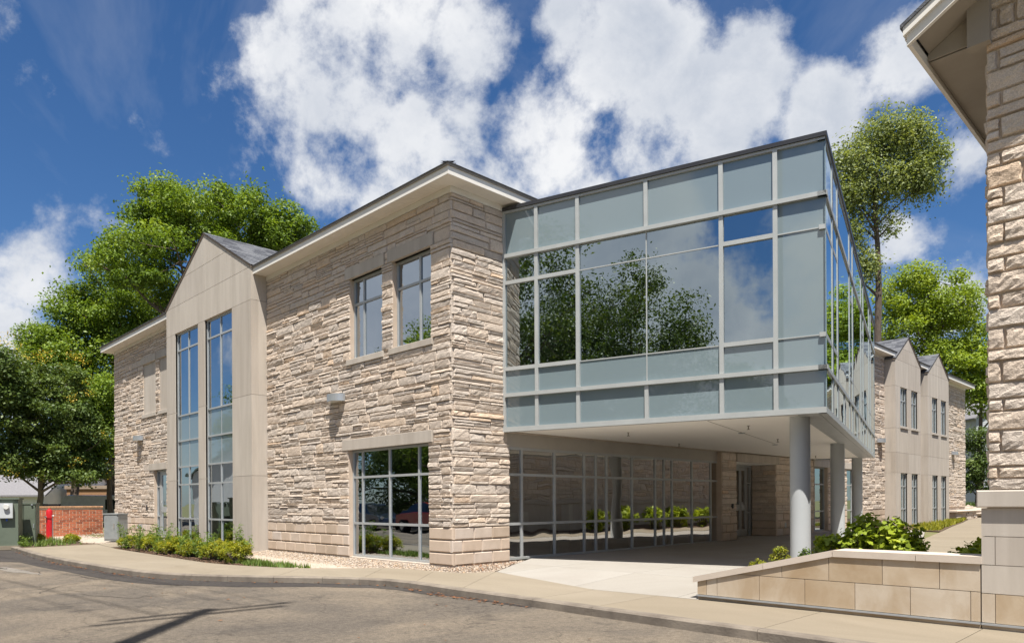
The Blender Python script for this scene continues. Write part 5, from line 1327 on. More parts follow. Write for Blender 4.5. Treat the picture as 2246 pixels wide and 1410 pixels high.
# --- across the street (mirrored in the windows; their crowns close the view behind the camera)
k = 0
for (x, y, h, w, mt, lb, low) in ((-6.5, -25, 19, 5.4, 'leaf_dark', 'broad dark street maple across the road facing the glass front', .5), (-13, -22, 16, 4.8, 'leaf_dark', 'dark maple across the road facing the corner window', .42),
                             (.5, -29, 16.5, 4.6, 'leaf_dark', 'dark round-crowned oak across the road opposite the middle of the glass front', .55), (-21, -19, 14, 5.0, 'leaf_maple', 'green maple across the road right behind the parked cars', .30),
                             (-29, -21, 12, 5.0, 'leaf_dark', 'dark low-branched tree across the road beside the white house', .30), (7.5, -33, 10.5, 2.2, 'leaf_dark', 'narrow dark conifer-like tree across the road', .5), (-47, -20, 13, 4.5, 'leaf_maple', 'far green maple across the road beyond the white house', .4), (-37, -27, 15, 5.5, 'leaf_maple', 'large maple rising behind the white house across the road', .5), (-11, -33, 20, 6, 'leaf_dark', 'tallest dark tree in the back row across the road', .45), (-3, -36, 18, 5.5, 'leaf_dark', 'dark tree in the back row across the road behind the oak', .45)):
    k += 1
    tree(lb, (x, y, -.1), [(0, 0, h * .60, w, w, h * .38, 1.4), (w * .4, 0, h * low, w * .8, w * .8, h * .26, .8), (-w * .5, .3, h * low, w * .7, w * .7, h * .26, .8)], h * .16, .3, 200 + k, mat=mt, tips=150, per=240, lsize=.20, clump=1.2)

# ---- shrubs
def shrub(name, label, x, y, z, blobs, n_tips, per, lsize, clump, mat, seed, shape=LEAF_LOBE, cat='shrub', group=None, up=.7, stems=True, droop=0.3):
    rr = np.random.RandomState(seed); t = thing(name, label, cat, (x, y, z), group); base = np.array((x, y, z), float)
    pts = []
    w = np.array([b[6] for b in blobs]); w = w / w.sum()
    for _ in range(n_tips):
        bl = blobs[rr.choice(len(blobs), p=w)]; d = rr.normal(0, 1, 3); d /= np.linalg.norm(d); d[2] = abs(d[2]) if rr.rand() < .7 else d[2]
        pts.append(np.array(bl[:3]) + d * np.array(bl[3:6]) * rr.uniform(.45, 1) ** .5)
    pts = np.array(pts); pts[:, 2] = np.maximum(pts[:, 2], .05)
    mb = MB()
    for q in pts[::2]:
        a = np.array([q[0] * .15, q[1] * .15, 0]); m = (a + q) / 2 + np.array([0, 0, .08]); mb.tube([base + a, base + m, base + q], [.012, .009, .004], 4, cap=False)
    mb.build('stem', 'bark_pale', t)
    parts = []
    for q in pts:
        n = max(3, int(per * rr.uniform(.6, 1.3))); d = rr.normal(0, 1, (n, 3)); d /= np.linalg.norm(d, axis=1, keepdims=True)
        cen = base + q + d * clump * rr.uniform(.3, 1, (n, 1)); cen[:, 2] = np.maximum(cen[:, 2], z + .02)
        parts.append(leaves(cen, lsize, rr, shape, up, d, .4, np.full(n, np.clip(.45 + rr.normal(0, .14), .05, .95)), droop=droop))
    add_crown('foliage', parts, mat, t, tuple(base))
    return t
HB = .12
def gbed(px, py, z): return ground(px, py, z)
shrub('hydrangea_bush', 'large bright green broad-leaved bush behind the low garden wall', 7.42, .88, HB, [(0, 0, .55, .30, .28, .36, 1), (.12, -.1, .42, .28, .26, .30, .6), (-.16, 0, .48, .2, .2, .26, .5), (-.05, .1, .75, .14, .14, .14, .3)], 105, 12, .088, .11, 'leaf_hydrangea', 301)
shrub('hydrangea_bush', 'bushy green broad-leaved shrub nearest the corner building behind the garden wall', 7.84, .78, HB, [(0, 0, .52, .24, .25, .34, 1), (.12, -.1, .38, .2, .2, .24, .6), (-.08, 0, .72, .14, .14, .14, .4)], 90, 12, .088, .10, 'leaf_hydrangea', 302)
shrub('hydrangea_bush', 'small green broad-leaved shrub beside the second round column', 6.92, .9, HB, [(0, 0, .42, .2, .2, .2, 1), (-.1, 0, .52, .1, .1, .1, .5)], 40, 10, .082, .10, 'leaf_hydrangea', 303)
shrub('spirea_bush', 'small yellow-green shrub at the foot of the nearest round column', 6.36, .55, .0, [(0, 0, .40, .14, .13, .14, 1), (.02, 0, .54, .08, .08, .07, .5)], 75, 13, .034, .05, 'leaf_gold', 304, shape=LEAF4)
shrub('spirea_bush', 'low yellow-green sprig poking over the raked garden wall coping', 6.12, .42, .0, [(0, 0, .34, .13, .1, .07, 1)], 40, 11, .034, .04, 'leaf_gold', 305, shape=LEAF4)
shrub('spirea_bush', 'low green tuft right of the nearest round column', 6.70, .62, .0, [(0, 0, .46, .08, .08, .12, 1)], 36, 10, .045, .05, 'leaf_weed', 306, shape=LEAF4)
for i, (x, y) in enumerate(((7.2, 2.2), (8.2, 2.6), (7.9, 4.6), (6.6, 5.2))):
    shrub('hydrangea_bush', 'green broad-leaved bush in the walled bed, hidden below the coping', x, y, HB, [(0, 0, .22, .3, .3, .2, 1)], 26, 12, .11, .12, 'leaf_hydrangea', 310 + i, group='low bushes in the walled bed')
for i, (x, y) in enumerate(((6.95, 13.6), (6.75, 15.2), (6.45, 16.9), (6.35, 18.6), (6.1, 20.3), (6.0, 22.2), (5.9, 24.2), (7.3, 19.6))):
    shrub('hydrangea_bush', 'sunlit broad-leaved bush in the mulch bed along the corner building', x, y, .05, [(0, 0, .45, .5, .5, .42, 1)], 50, 13, .15, .18, 'leaf_hydrangea', 315 + i, group='bushes along the corner building')
# golden junipers and weeds along the bay
JUN = [(-13.2, -1.9), (-12.2, -1.75), (-11.3, -1.95), (-10.4, -1.7), (-9.6, -1.95), (-8.8, -1.75), (-8.1, -1.95), (-7.3, -1.75), (-6.6, -1.95), (-5.9, -1.85), (-5.3, -2.0)]
for i, (x, y) in enumerate(JUN):
    s = R.uniform(.8, 1.15)
    shrub('golden_juniper', 'low golden juniper in the bed along the gabled bay', x, y, gz(x, y) - .02, [(0, 0, .18 * s, .42 * s, .36 * s, .20 * s, 1), (.1, .1, .3 * s, .25, .25, .16, .4)], 75, 22, .085, .085, 'leaf_gold', 330 + i, shape=LEAF_LONG, group='golden junipers along the bay', up=.9, droop=-.3)
for i, (x, y, s, lb) in enumerate(((-18.7, -3.35, .8, 'golden juniper beside the red standpipe and green cabinets'), (-18.1, -2.35, .6, 'golden juniper on the mulch edge between standpipe and grey cabinet'))):
    shrub('golden_juniper', lb, x, y, gz(x, y) - .02, [(0, 0, .22 * s, .55 * s, .4 * s, .24 * s, 1)], 80, 22, .1, .1, 'leaf_gold', 350 + i, shape=LEAF_LONG, up=.9, droop=-.3)
def weed(x, y, h, seed, label, group):
    rr = np.random.RandomState(seed); z = gz(x, y) - .03; t = thing('weed', label, 'plant', (x, y, z), group); mb = MB(); parts = []
    for s in range(rr.randint(3, 6)):
        a = rr.uniform(0, 6.28); l = rr.uniform(.05, .28); hh = h * rr.uniform(.6, 1.05)
        p = [np.array((x, y, z)), np.array((x + math.cos(a) * l * .4, y + math.sin(a) * l * .4, z + hh * .55)), np.array((x + math.cos(a) * l, y + math.sin(a) * l, z + hh))]
        mb.tube(p, [.006, .005, .002], 4, cap=False)
        n = int(16 + 30 * hh); f = rr.uniform(.12, 1, n); P = p[0] + (p[2] - p[0]) * f[:, None]; an = rr.uniform(0, 6.28, n)
        d = np.stack((np.cos(an), np.sin(an), np.full(n, .15)), 1); cen = P + d * (.045 + .04 * (1 - f[:, None])); parts.append(leaves(cen, .10, rr, LEAF_LONG, .8, d, .1, .5))
    mb.build('stem', 'leaf_weed', t); add_crown('foliage', parts, 'leaf_weed', t, (x, y, z))
for i in range(30):
    x = -13.5 + i * .285 + R.uniform(-.15, .15); y = -2.1 + R.uniform(-.12, .55)
    weed(x, y, R.uniform(.3, .8) if i % 3 else R.uniform(.7, 1.0), 400 + i, 'leafy green weed growing up among the golden junipers', 'weeds in the bed along the bay')
for i, (x, y) in enumerate(((-17.0, -3.9), (-17.6, -3.75), (-16.6, -4.0), (-18.4, -3.9), (-19.2, -3.5))):
    weed(x, y, R.uniform(.25, .45), 430 + i, 'green weed at the foot of the green cabinets', 'weeds by the green cabinets')
def tufts(name, pts, h, seed, mat, wdt=.012):
    rr = np.random.RandomState(seed); V = []; T = []
    for (x, y, z) in pts:
        for _ in range(7):
            a = rr.uniform(0, 6.28); l = h * rr.uniform(.4, 1.1); dx, dy = math.cos(a), math.sin(a); ln = rr.uniform(.1, .6) * l
            bx, by = x + rr.uniform(-.04, .04), y + rr.uniform(-.04, .04)
            V += [(bx - dy * wdt, by + dx * wdt, z), (bx + dy * wdt, by - dx * wdt, z), (bx + dx * ln, by + dy * ln, z + l)]; T.append(rr.uniform(.2, .9))
    V = np.array(V); return struct(mk_fast(name, V, np.full(len(T), 3), np.arange(len(V)), mat, None, np.array(T), (0, 0, 0)), 'stuff')
pts = []
for i in range(260):
    x = R.uniform(-5.5, -2.6); y = -1.65 - (x + 2.6) * -.0 + R.uniform(-.5, .1)
    if pip((x, y), BEDBAY) or pip((x, y), GRAVEL) and y < -1.35: pts.append((x, y, gz(x, y) - .02))
tufts('low_weeds', pts, .13, 1, 'leaf_weed')
pts = [(R.uniform(-20, -16.2), R.uniform(-4.0, -2.4), -.1) for _ in range(170)]
pts = [p for p in pts if pip(p[:2], BEDLEFT)]; tufts('low_weeds', pts, .22, 2, 'leaf_weed')
pts = []
for i in range(900):
    y = R.uniform(20.8, 38.5); xl = np.interp(y, [20.8, 25, 30, 36, 41], [3.0, 2.3, 1.5, .4, -.9]); x = xl - abs(R.gauss(0, .55)) - .03
    if x > .5 or y > 33: pts.append((x, y, gz(x, y)))
tufts('ground_cover', pts, .16, 3, 'leaf_gold', .02)
pts = [(R.uniform(-6, 6), R.uniform(44, 58), .2) for _ in range(2500)]; tufts('long_grass', pts, .9, 4, 'leaf_weed', .03)
pts = [(8.9 - abs(R.gauss(0, .15)), R.uniform(.6, 6), .08) for _ in range(160)]; tufts('grass_edge', pts, .25, 5, 'leaf_dark', .01)

# ------------------------------------------------------------------ utility cabinets, standpipe, brick wall
def rot2(x, y, a): return (x * math.cos(a) - y * math.sin(a), x * math.sin(a) + y * math.cos(a))
def obox(mb, cx, cy, a, x0, x1, y0, y1, z0, z1, tint=.5, bev=0.0):
    P = [rot2(x, y, a) for x, y in ((x0, y0), (x1, y0), (x1, y1), (x0, y1))]
    mb.poly_prism([(cx + p[0], cy + p[1]) for p in P], z0, z1, tint); return mb
def cabinets():
    # tall meter cabinet; local -y faces the pavement/camera side
    a = math.radians(40); cx, cy = -17.45, -4.05; z0 = -.1
    cx, cy = gpos(3, 23.3)[:2]; a = math.radians(72)
    t = thing('utility_cabinet', 'tall dark green utility cabinet with a grey electric meter on its front', 'cabinet', (cx, cy, z0))
    mb = MB(); obox(mb, cx, cy, a, -.9, .5, -.35, .55, z0 + .03, 1.42); mb.build('body', 'cabinet_green', t)
    mb = MB(); obox(mb, cx, cy, a, -.95, .54, -.40, .6, 1.421, 1.47); mb.build('lid', 'cabinet_green', t)
    mb = MB(); obox(mb, cx, cy, a, -.97, .58, -.42, .62, z0 - .1, z0 + .03); mb.build('plinth', 'concrete', t)
    mb = MB(); obox(mb, cx, cy, a, .02, .37, -.47, -.351, .82, 1.30); mb.build('meter_box', 'meter_grey', t)
    q = rot2(.2, -.47, a); d = rot2(0, -1, a)
    mb = MB(); mb.tube([(cx + q[0] - d[0] * .01, cy + q[1] - d[1] * .01, 1.18), (cx + q[0] + d[0] * .07, cy + q[1] + d[1] * .07, 1.18)], [.085, .075], 16); mb.build('meter', 'light_lens', t)
    mb = MB(); obox(mb, cx, cy, a, .17, .22, -.36, -.351, .72, .80); mb.build('tag', 'blue_tag', t)
    # second, lower box with doors
    c2 = gpos(56, 24.6); cx2, cy2 = c2[0], c2[1]
    t = thing('utility_cabinet', 'lower dark green double-door transformer box beside the brick wall', 'cabinet', (cx2, cy2, z0))
    mb = MB(); obox(mb, cx2, cy2, a, -.34, .33, -.3, .6, z0 + .03, 1.26); mb.build('body', 'cabinet_green', t)
    mb = MB(); obox(mb, cx2, cy2, a, -.36, .35, -.34, .62, 1.261, 1.30); mb.build('lid', 'cabinet_green', t)
    for x0, x1 in ((-.32, -.02), (.0, .31)):
        mb = MB(); obox(mb, cx2, cy2, a, x0, x1, -.325, -.301, z0 + .06, 1.22); d_ = mb.build('door', 'cabinet_green', t)
        mb = MB(); obox(mb, cx2, cy2, a, x1 - .05, x1 - .03, -.345, -.326, .45, .6); mb.build('latch', 'lamp_metal', d_)
    for x0 in (-.28, -.1, .2):
        mb = MB(); obox(mb, cx2, cy2, a, x0, x0 + .05, -.37, -.301, 1.225, 1.262); mb.build('hinge', 'lamp_metal', t)
    mb = MB(); obox(mb, cx2, cy2, a, -.40, .4, -.4, .66, z0 - .1, z0 + .03); mb.build('plinth', 'concrete', t)
    # grey telecom cabinet near the building
    g = gpos(254, 25.6); cx, cy = g[0], g[1]; a = math.radians(35); z0 = -.05
    t = thing('telecom_cabinet', 'small pale grey metal cabinet standing beside the stone building', 'cabinet', (cx, cy, z0))
    mb = MB(); obox(mb, cx, cy, a, -.28, .28, -.24, .24, z0, .88); mb.build('body', 'cabinet_grey', t)
    mb = MB(); obox(mb, cx, cy, a, -.30, .30, -.27, .26, .881, .925); mb.build('lid', 'cabinet_grey', t)
    mb = MB(); obox(mb, cx, cy, a, -.25, .25, -.255, -.241, z0 + .06, .85); dd = mb.build('door', 'cabinet_grey', t)
    mb = MB(); obox(mb, cx, cy, a, .12, .15, -.275, -.256, .38, .56); mb.build('handle', 'drip_edge', dd)
    # red standpipe
    g = gpos(108, 28.1); x, y = g[0], g[1]; z0 = -.1
    t = thing('standpipe', 'bright red fire standpipe post in front of the brick wall', 'standpipe', (x, y, z0))
    mb = MB(); mb.lathe(x, y, [(.11, z0), (.11, .72), (.135, .72), (.135, .80), (.11, .80), (.11, .98), (.085, 1.04), (.04, 1.06), (.035, 1.1), (.0301, 1.1)], 18); mb.build('post', 'red_paint', t, smooth=True)
    mb = MB(); mb.tube([(x + .05, y - .09, .76), (x + .10, y - .16, .76)], .035, 10); mb.build('nozzle', 'rim', t)
    g = gpos(115.5, 27.9); x, y = g[0], g[1]
    t = thing('vent_pipe', 'thin galvanised pipe with a small valve beside the red standpipe', 'pipe', (x, y, z0))
    mb = MB(); mb.tube([(x, y, z0), (x, y, .80)], .018, 8); mb.build('pipe', 'rim', t)
    mb = MB(); mb.tube([(x - .04, y, .8), (x + .1, y, .82)], .03, 8); mb.build('valve', 'light_lens', t)
cabinets()
def brick_wall():
    A = np.array(gpos(76, 29.9)[:2]); B = np.array(gpos(226, 31.6)[:2]); F = Frame(A, B - A); Ln = np.hypot(*(B - A)); rr = random.Random(77)
    t = thing('brick_wall', 'low red brick garden wall with a rounded tan coping', 'wall', (A[0], A[1], -.1))
    mb = MB(); F.box(mb, .01, Ln - .01, -.15, 1.12, -.2, -.006); mb.build('core', 'mortar_light', t)
    specs = []; h = .088; n = int(1.22 / h)
    big = MB(); cnt = 0
    for j in range(n):
        z = -.12 + j * h; u = -.125 * (j % 2) if j % 6 != 5 else 0; bl = .25 if j % 6 != 5 else .125
        while u < Ln:
            a, b = max(u, 0), min(u + bl, Ln)
            if b - a > .03:
                m = MB(); F.box(m, a + .009, b - .009, z + .009, z + h - .009, -.05, rr.uniform(-.001, .003), rr.random())
                if cnt < 290: m.build('brick', 'brick', t); cnt += 1
                else: big.add(m.v, m.f, m.t[0])
            u += bl
    if big.v: big.build('brickwork', 'brick', t)['kind'] = 'stuff'
    k = int(Ln / .11)
    for i in range(k):
        a, b = Ln * i / k, Ln * (i + 1) / k; V = []
        for u in (a + .003, b - .003):
            for w, v in ((.03, 1.095), (.03, 1.14), (.0, 1.175), (-.17, 1.175), (-.21, 1.14), (-.21, 1.095)): V.append(F.p(u, v, w))
        m = MB(); m.add(V, [(i_, (i_ + 1) % 6, 6 + (i_ + 1) % 6, 6 + i_) for i_ in range(6)] + [(0, 1, 2, 3, 4, 5), (11, 10, 9, 8, 7, 6)], rr.random()); m.build('coping_brick', 'brick_tan', t)
brick_wall()
# plinth at the far corner of the wing
PL = thing('stone_plinth', 'low dry-laid stone plinth at the far corner of the courtyard wing', 'plinth', (.5, 35.5, .15))
rr_ = random.Random(5)
for j in range(5):
    y = 33.1
    while y < 37.2:
        y2 = min(y + rr_.uniform(.4, .9), 37.25); mb = MB(); FB.bev(mb, y + .01, y2 - .01, .1 + j * .1, .195 + j * .1, .03, .55 + rr_.uniform(-.03, .03), .015, rr_.random()); mb.build('stone', 'stone', PL); y = y2
mb = MB(); FB.bev(mb, 33.0, 37.4, .605, .68, .03, .66, .02); mb.build('cap', 'stone', PL)
bm = MB(); rg = np.random.RandomState(3)
RK = thing('boulder', 'pale rough boulder past the plinth where the footpath ends', 'boulder', (-.6, 39.6, .1))
V = []; n1, n2 = 10, 14
for i in range(n1 + 1):
    for k in range(n2):
        th = math.pi / 2 * i / n1; ph = 2 * math.pi * k / n2; r = 1 + .12 * rg.normal()
        V.append((-.3 + 2.2 * r * math.cos(th) * math.cos(ph), 40.0 + 1.6 * r * math.cos(th) * math.sin(ph), .05 + .75 * math.sin(th) * r))
bm.add(V, [(i * n2 + k, i * n2 + (k + 1) % n2, (i + 1) * n2 + (k + 1) % n2, (i + 1) * n2 + k) for i in range(n1) for k in range(n2)]); bm.build('rock', 'pebble', RK)

# ------------------------------------------------------------------ neighbouring houses
def house(label, cx, cy, ang, wd, dp, hw, hr, wall='house_white', roof='roof_grey', wins=(), cat='house', name='house', ov=.4, siding=True, doorx=None):
    """gable house, ridge along local x, facade on local -y; ang turns it"""
    t = thing(name, label, cat, (cx, cy, -.2)); a = ang
    T = lambda x, y, z: (cx + rot2(x, y, a)[0], cy + rot2(x, y, a)[1], z)
    mb = MB(); V = [T(-wd, -dp, -.2), T(wd, -dp, -.2), T(wd, dp, -.2), T(-wd, dp, -.2), T(-wd, -dp, hw), T(wd, -dp, hw), T(wd, dp, hw), T(-wd, dp, hw), T(-wd, 0, hr), T(wd, 0, hr)]
    mb.add(V, [(0, 1, 5, 4), (1, 2, 6, 9, 5), (2, 3, 7, 6), (3, 0, 4, 8, 7)]); mb.build('wall', wall, t)
    if siding:
        mb = MB(); z = .1
        while z < hw - .1:
            for (sx, sy, ex, ey) in ((-wd, -dp, wd, -dp), (wd, -dp, wd, dp)):
                nx, ny = (0, -.015) if sy == ey else (.015, 0)
                mb.add([T(sx + nx, sy + ny, z), T(ex + nx, ey + ny, z), T(ex + nx * .1, ey + ny * .1, z + .16), T(sx + nx * .1, sy + ny * .1, z + .16), T(sx, sy, z), T(ex, ey, z)], [(0, 1, 2, 3), (4, 5, 1, 0)])
            z += .165
        mb.build('siding', wall, t)['kind'] = 'stuff'
    sl = (hr - hw) / dp
    for s in (-1, 1):
        mb = MB(); q = [(-wd - ov, s * (dp + ov), hw - ov * sl), (wd + ov, s * (dp + ov), hw - ov * sl), (wd + ov, 0, hr), (-wd - ov, 0, hr)]
        mb.add([T(x, y, z + .05) for x, y, z in q] + [T(x, y, z + .17) for x, y, z in q], [(0, 1, 2, 3), (7, 6, 5, 4), (0, 4, 5, 1), (1, 5, 6, 2), (2, 6, 7, 3), (3, 7, 4, 0)]); mb.build('roof', roof, t)
    for (side, u, z, w, h) in wins:
        if side == 0: P = lambda du, dz, o: T(u + du, -dp - o, z + dz)
        else: P = lambda du, dz, o: T(wd + o, u + du, z + dz)
        mb = MB()
        for (x0, x1, z0, z1) in ((-w / 2 - .08, -w / 2, -.08, h + .08), (w / 2, w / 2 + .08, -.08, h + .08), (-w / 2, w / 2, -.08, 0), (-w / 2, w / 2, h, h + .08), (-.02, .02, 0, h), (-w / 2, w / 2, h / 2 - .02, h / 2 + .02)):
            c = [P(x0, z0, 0), P(x1, z0, 0), P(x1, z1, 0), P(x0, z1, 0), P(x0, z0, .05), P(x1, z0, .05), P(x1, z1, .05), P(x0, z1, .05)]
            mb.add(c, [(4, 5, 6, 7), (0, 1, 5, 4), (1, 2, 6, 5), (2, 3, 7, 6), (3, 0, 4, 7)])
        wo = mb.build('window', 'house_white', t)
        mb = MB(); mb.add([P(-w / 2, 0, .022), P(w / 2, 0, .022), P(w / 2, h, .022), P(-w / 2, h, .022)], [(0, 1, 2, 3)]); mb.build('pane', 'car_glass', wo)
    if doorx is not None:
        mb = MB(); c = [T(doorx - .5, -dp - .03, -.1), T(doorx + .5, -dp - .03, -.1), T(doorx + .5, -dp - .03, 2.0), T(doorx - .5, -dp - .03, 2.0)]; mb.add(c + [T(doorx - .5, -dp, -.1), T(doorx + .5, -dp, -.1), T(doorx + .5, -dp, 2.0), T(doorx - .5, -dp, 2.0)], [(0, 1, 2, 3), (0, 3, 7, 4), (1, 5, 6, 2), (3, 2, 6, 7)]); mb.build('door', 'door_blue', t)
    return t
q = gpos(28, 55); house('white clapboard house with a broad grey roof behind the dark trees', q[0], q[1], math.radians(44), 5.5, 4.5, 2.0, 4.9, wins=((0, 1.6, .75, .8, .7), (0, -2.5, .75, .9, .8)))
q = gpos(175, 60); house('white house with pale gable partly hidden by the blossoming tree', q[0], q[1], math.radians(60), 4.2, 3.5, 2.4, 4.6, wins=((0, 0, .8, .9, 1.0),))
def shop():
    q = gpos(212, 52); cx, cy = q[0], q[1]; a = math.radians(44); t = thing('brick_shop', 'low flat-roofed brown brick shop with blue-trimmed doors beyond the garden wall', 'building', (cx, cy, -.2))
    mb = MB(); obox(mb, cx, cy, a, -2.2, 6, 0, 6, -.2, 2.35); mb.build('wall', 'brick_tan', t)
    mb = MB(); obox(mb, cx, cy, a, -2.3, 6.1, -.1, 6.1, 2.35, 2.6); mb.build('roof', 'wood_trim', t)
    mb = MB(); obox(mb, cx, cy, a, -2.2, 3.0, -.12, -.002, .95, 1.2); mb.build('awning_board', 'house_white', t)
    mb = MB(); obox(mb, cx, cy, a, -.9, .15, -.08, -.003, -.15, .94); mb.build('door', 'door_blue', t)
    mb = MB(); obox(mb, cx, cy, a, .35, 1.0, -.06, -.003, -.1, .9); mb.build('window', 'car_glass', t)
    mb = MB(); obox(mb, cx, cy, a, 1.05, 1.2, -.09, -.003, -.15, .94); mb.build('post', 'door_blue', t)
    mb = MB(); obox(mb, cx, cy, a, -6.2, -2.25, .4, 3, -.2, 1.5); mb.build('annex', 'house_white', t)
shop()
A = np.array(gpos(60, 42)[:2]); B = np.array(gpos(205, 46)[:2]); F = Frame(A, B - A); Ln = np.hypot(*(B - A))
FN = thing('board_fence', 'dark board fence just behind the brick garden wall', 'fence', (A[0], A[1], -.1))
k = int(Ln / .3)
for i in range(k):
    mb = MB(); F.box(mb, Ln * i / k + .008, Ln * (i + 1) / k - .008, -.1, 1.28 + R.uniform(-.01, .01), 0, .03); mb.build('board', 'dark_fence', FN)
mb = MB(); F.box(mb, 0, Ln, .25, .35, -.05, -.001); F.box(mb, 0, Ln, .95, 1.05, -.05, -.001); mb.build('rail', 'dark_fence', FN)
q = gpos(2145, 66); house('grey clapboard house glimpsed between the maples beyond the wing', q[0], q[1], math.radians(-40), 5, 4, 8.2, 11.0, wall='siding_grey', wins=((0, 0.2, 5.3, 1.0, 1.5),))
house('white gabled house with green-grey roof across the street', -40, -15.5, math.radians(205), 5, 4, 3.2, 6.0, roof='roof_green', wins=((0, -2, 1, 1, 1.3), (0, 2, 1, 1, 1.3), (1, 0, 1, 1, 1.3)), doorx=0)

# ------------------------------------------------------------------ cars
def car(label, x, y, a, paint, group=None, van=False):
    t = thing('parked_car', label, 'car', (x, y, -.215), group); z0 = -.215
    T = lambda u, w, z: (x + rot2(u, w, a)[0], y + rot2(u, w, a)[1], z0 + z)
    if van: low = [(-2.3, .45), (-2.35, .9), (-2.3, 1.0), (1.2, 1.0), (2.25, .85), (2.35, .6), (2.3, .4)]; cab = [(-2.25, 1.0), (-2.2, 1.85), (-1.9, 1.98), (.9, 1.95), (1.5, 1.0)]
    else: low = [(-2.15, .35), (-2.25, .6), (-2.15, .88), (-1.5, .95), (.95, .95), (1.9, .82), (2.2, .62), (2.2, .35)]; cab = [(-1.75, .94), (-1.15, 1.36), (-.7, 1.43), (.1, 1.42), (.35, 1.36), (1.05, .94)]
    def loft(prof, w0, w1, zr):
        n = len(prof); rings = []; zs = [p[1] for p in prof]; zl, zh = min(zs), max(zs)
        V = []
        for s, sh in ((-1, .94), (-1, 1), (1, 1), (1, .94)):
            for (u, z) in prof:
                f = (z - zl) / (zh - zl + 1e-6); wd = (w0 + (w1 - w0) * f) * (1 if sh == 1 else .9); uu = u * (1.0 if sh == 1 else 1.0); zz = z if sh == 1 else z + .0
                if sh != 1: uu = u * .985; zz = zl + (z - zl) * 1.03
                V.append(T(uu, s * wd, zz))
        # rings order: outer-left, left, right, outer-right
        ringsI = [list(range(n * 1, n * 2)), list(range(0, n)), list(range(n * 3, n * 4)), list(range(n * 2, n * 3))]
        Fc = []
        for r in range(3):
            A_, B_ = ringsI[r], ringsI[r + 1]
            for i in range(n - 1): Fc.append((A_[i], A_[i + 1], B_[i + 1], B_[i]))
        Fc.append(tuple(ringsI[0])); Fc.append(tuple(reversed(ringsI[3]))); return V, Fc
    V, Fc = loft(low, .86, .90, 0); mb = MB(); mb.add(V, Fc); body = mb.build('body', paint, t, smooth=True)
    V, Fc = loft(cab, .80, .62, 0) if not van else loft(cab, .86, .78, 0); mb = MB(); mb.add(V, Fc)
    if van:
        mb.build('upper_body', paint, t, smooth=True); mb = MB()
        mb.add([T(1.5, -.7, 1.08), T(1.5, .7, 1.08), T(1.02, .68, 1.86), T(1.02, -.68, 1.86)], [(0, 1, 2, 3)]); mb.build('windscreen', 'car_glass', t)
        for s_ in (-1, 1): mb = MB(); mb.add([T(.1, s_ * .885, 1.15), T(1.2, s_ * .885, 1.15), T(.85, s_ * .83, 1.75), T(.1, s_ * .83, 1.75)], [(0, 1, 2, 3)]); mb.build('side_window', 'car_glass', t)
    else: mb.build('windows', 'car_glass', t, smooth=True)
    top = [p for p in cab if p[1] > (1.3 if not van else 1.8)]
    mb = MB(); n = len(top); V = [T(u, s * .60, z + .02) for s in (-1, 1) for u, z in top] + [T(u, s * .63, z - .06) for s in (-1, 1) for u, z in top]
    mb.add(V, [(i, i + 1, n + i + 1, n + i) for i in range(n - 1)] + [(2 * n + i, 2 * n + i + 1, i + 1, i) for i in range(n - 1)] + [(n + i, n + i + 1, 3 * n + i + 1, 3 * n + i) for i in range(n - 1)]); mb.build('roof', paint, t)
    for (u, s) in ((-1.35, -1), (-1.35, 1), (1.35, -1), (1.35, 1)):
        mb = MB(); mb.tube([T(u, s * .70, .32), T(u, s * .90, .32)], .32, 18); w = mb.build('wheel', 'tyre', t)
        mb = MB(); mb.tube([T(u, s * .901, .32), T(u, s * .912, .32)], .2, 14); mb.build('rim', 'rim', w)
    for s in (-1, 1):
        mb = MB(); mb.tube([T(2.10, s * .62, .68), T(2.2, s * .62, .66)], .1, 10); mb.build('headlight', 'light_lens', t)
        mb = MB(); mb.tube([T(-2.15, s * .66, .78), T(-2.23, s * .66, .76)], .09, 10); mb.build('tail_light', 'lamp_red', t)
    return t
car('dark red sedan parked across the street facing the corner window', -17.5, -13.2, math.radians(2), 'car_red')
car('dark blue sedan parked across the street behind the red one', -23.3, -13.4, math.radians(3), 'car_blue')
car('white sedan parked across the street beside the white gabled house', -32.5, -11.9, math.radians(4), 'car_white')
q = gpos(236, 43); car('pale van parked past the brick garden wall', q[0], q[1], math.radians(60), 'car_white', van=True)

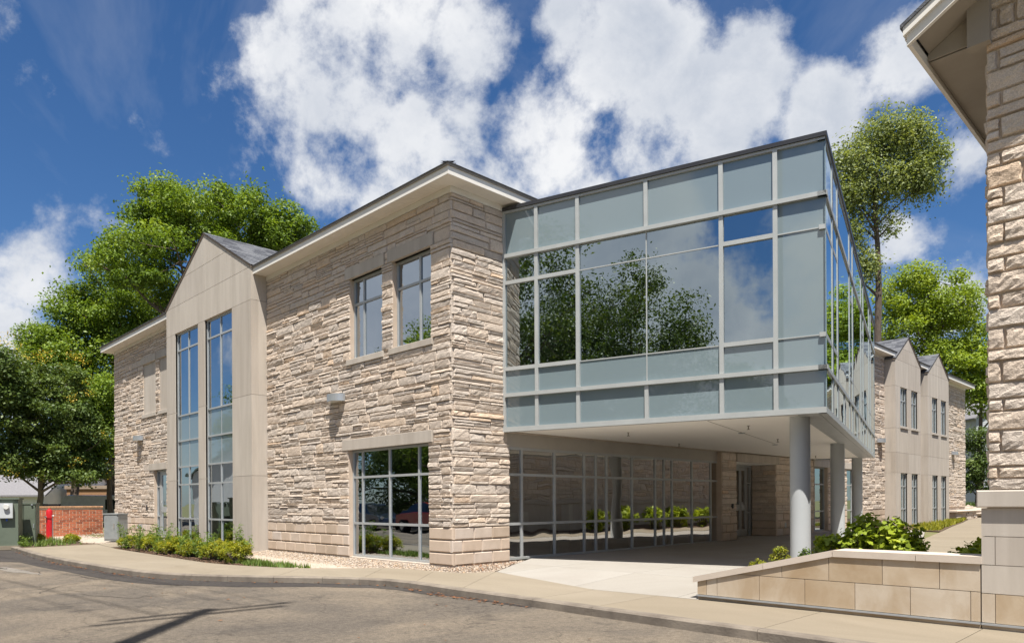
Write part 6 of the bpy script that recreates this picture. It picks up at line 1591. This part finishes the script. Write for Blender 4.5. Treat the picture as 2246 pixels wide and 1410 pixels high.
# ------------------------------------------------------------------ utility pole and overhead wires (their shadows lie on the road)
def utility_pole():
    sx, sy = SUNV.x / SUNV.z, SUNV.y / SUNV.z
    H = 18.6
    topsh = np.array((.9, -5.15)); bx, by = topsh[0] + sx * (H + .215), topsh[1] + sy * (H + .215)
    t = thing('utility_pole', 'tall weathered wooden utility pole with two crossarms beside the road', 'pole', (bx, by, -.215))
    mb = MB(); mb.tube([(bx, by, -.3), (bx, by, H + .3)], [.17, .12], 12); mb.build('pole', 'pole_wood', t, smooth=True)
    armd = np.array((.05, 1.0)); armd /= np.hypot(*armd)
    for z in (H - .05, H - .9):
        a, b_ = np.array((bx, by)) - armd * 1.2, np.array((bx, by)) + armd * 1.25
        mb = MB(); mb.tube([(a[0], a[1], z), (b_[0], b_[1], z)], .06, 4); ar = mb.build('crossarm', 'pole_wood', t)
        for f in (-1.1, -.6, .6, 1.1):
            c = np.array((bx, by)) + armd * f; mb = MB(); mb.lathe(c[0], c[1], [(.02, z + .04), (.045, z + .1), (.02, z + .16)], 8); mb.build('insulator', 'lamp_metal', ar)
    # three wires along the street towards the far pole
    p2 = np.array((bx - 34.0, by - 2.2))
    t2 = thing('utility_pole', 'plain wooden utility pole further down the street', 'pole', (p2[0], p2[1], -.215)); mb = MB(); mb.tube([(p2[0], p2[1], -.3), (p2[0], p2[1], H + .3)], [.15, .1], 12); mb.build('pole', 'pole_wood', t2, smooth=True)
    mb = MB(); mb.tube([(p2[0], p2[1] - 1.2, H - .05), (p2[0], p2[1] + 1.2, H - .05)], .06, 4); mb.build('crossarm', 'pole_wood', t2)
    for i, f in enumerate((-1.1, -.6, .6, 1.1)):
        c = np.array((bx, by)) + armd * f; e = p2 + np.array((0, f)); pts_ = []
        for k in range(21):
            s = k / 20; pts_.append((c[0] + (e[0] - c[0]) * s, c[1] + (e[1] - c[1]) * s, H + .11 - 1.1 * 4 * s * (1 - s) * .5))
        mb = MB(); mb.tube(pts_, .013 if i != 1 else .022, 5); tag(mb.build('overhead_wire', 'wire'), 'black overhead wire sagging between the two utility poles', 'wire', 'wires between the utility poles')
utility_pole()

# ------------------------------------------------------------------ boards leaning inside the storefront
for (px, py0, py1, w, m, lb) in ((1124, 1124, 1147, .33, 'paper', 'cream printed card standing inside the storefront next to the stone corner'), (1153, 1122, 1146, .17, 'paper', 'white leaflet standing inside the storefront window'),
                                 (1226, 1107, 1141, .18, 'paper_warm', 'brown portrait poster standing inside the storefront'), (1252, 1105, 1141, .14, 'paper', 'pale tall poster standing inside the storefront'), (1291, 1103, 1140, .2, 'paper', 'grey-white poster with a dark figure inside the storefront')):
    r = pray(px, py1); X = -.36; s = (X - CAM[0]) / r[0]; p = CAM + r * s; zt = (CAM + pray(px, py0) * s)[2]; zb = p[2]
    F = Frame((X, 0), (0, 1)); t = thing('display_board', lb, 'poster', (X, p[1], zb))
    mb = MB(); F.box(mb, p[1] - w / 2, p[1] + w / 2, zb, zt, -.008, 0); mb.build('sheet', m, t)
    mb = MB(); F.box(mb, p[1] - .01, p[1] + .01, 0, zt - .05, -.06, -.03); F.box(mb, p[1] - w / 2, p[1] + w / 2, zb - .015, zb, -.06, .02); F.box(mb, p[1] - .12, p[1] + .12, 0, .02, -.15, .05); mb.build('stand', 'drip_edge', t)
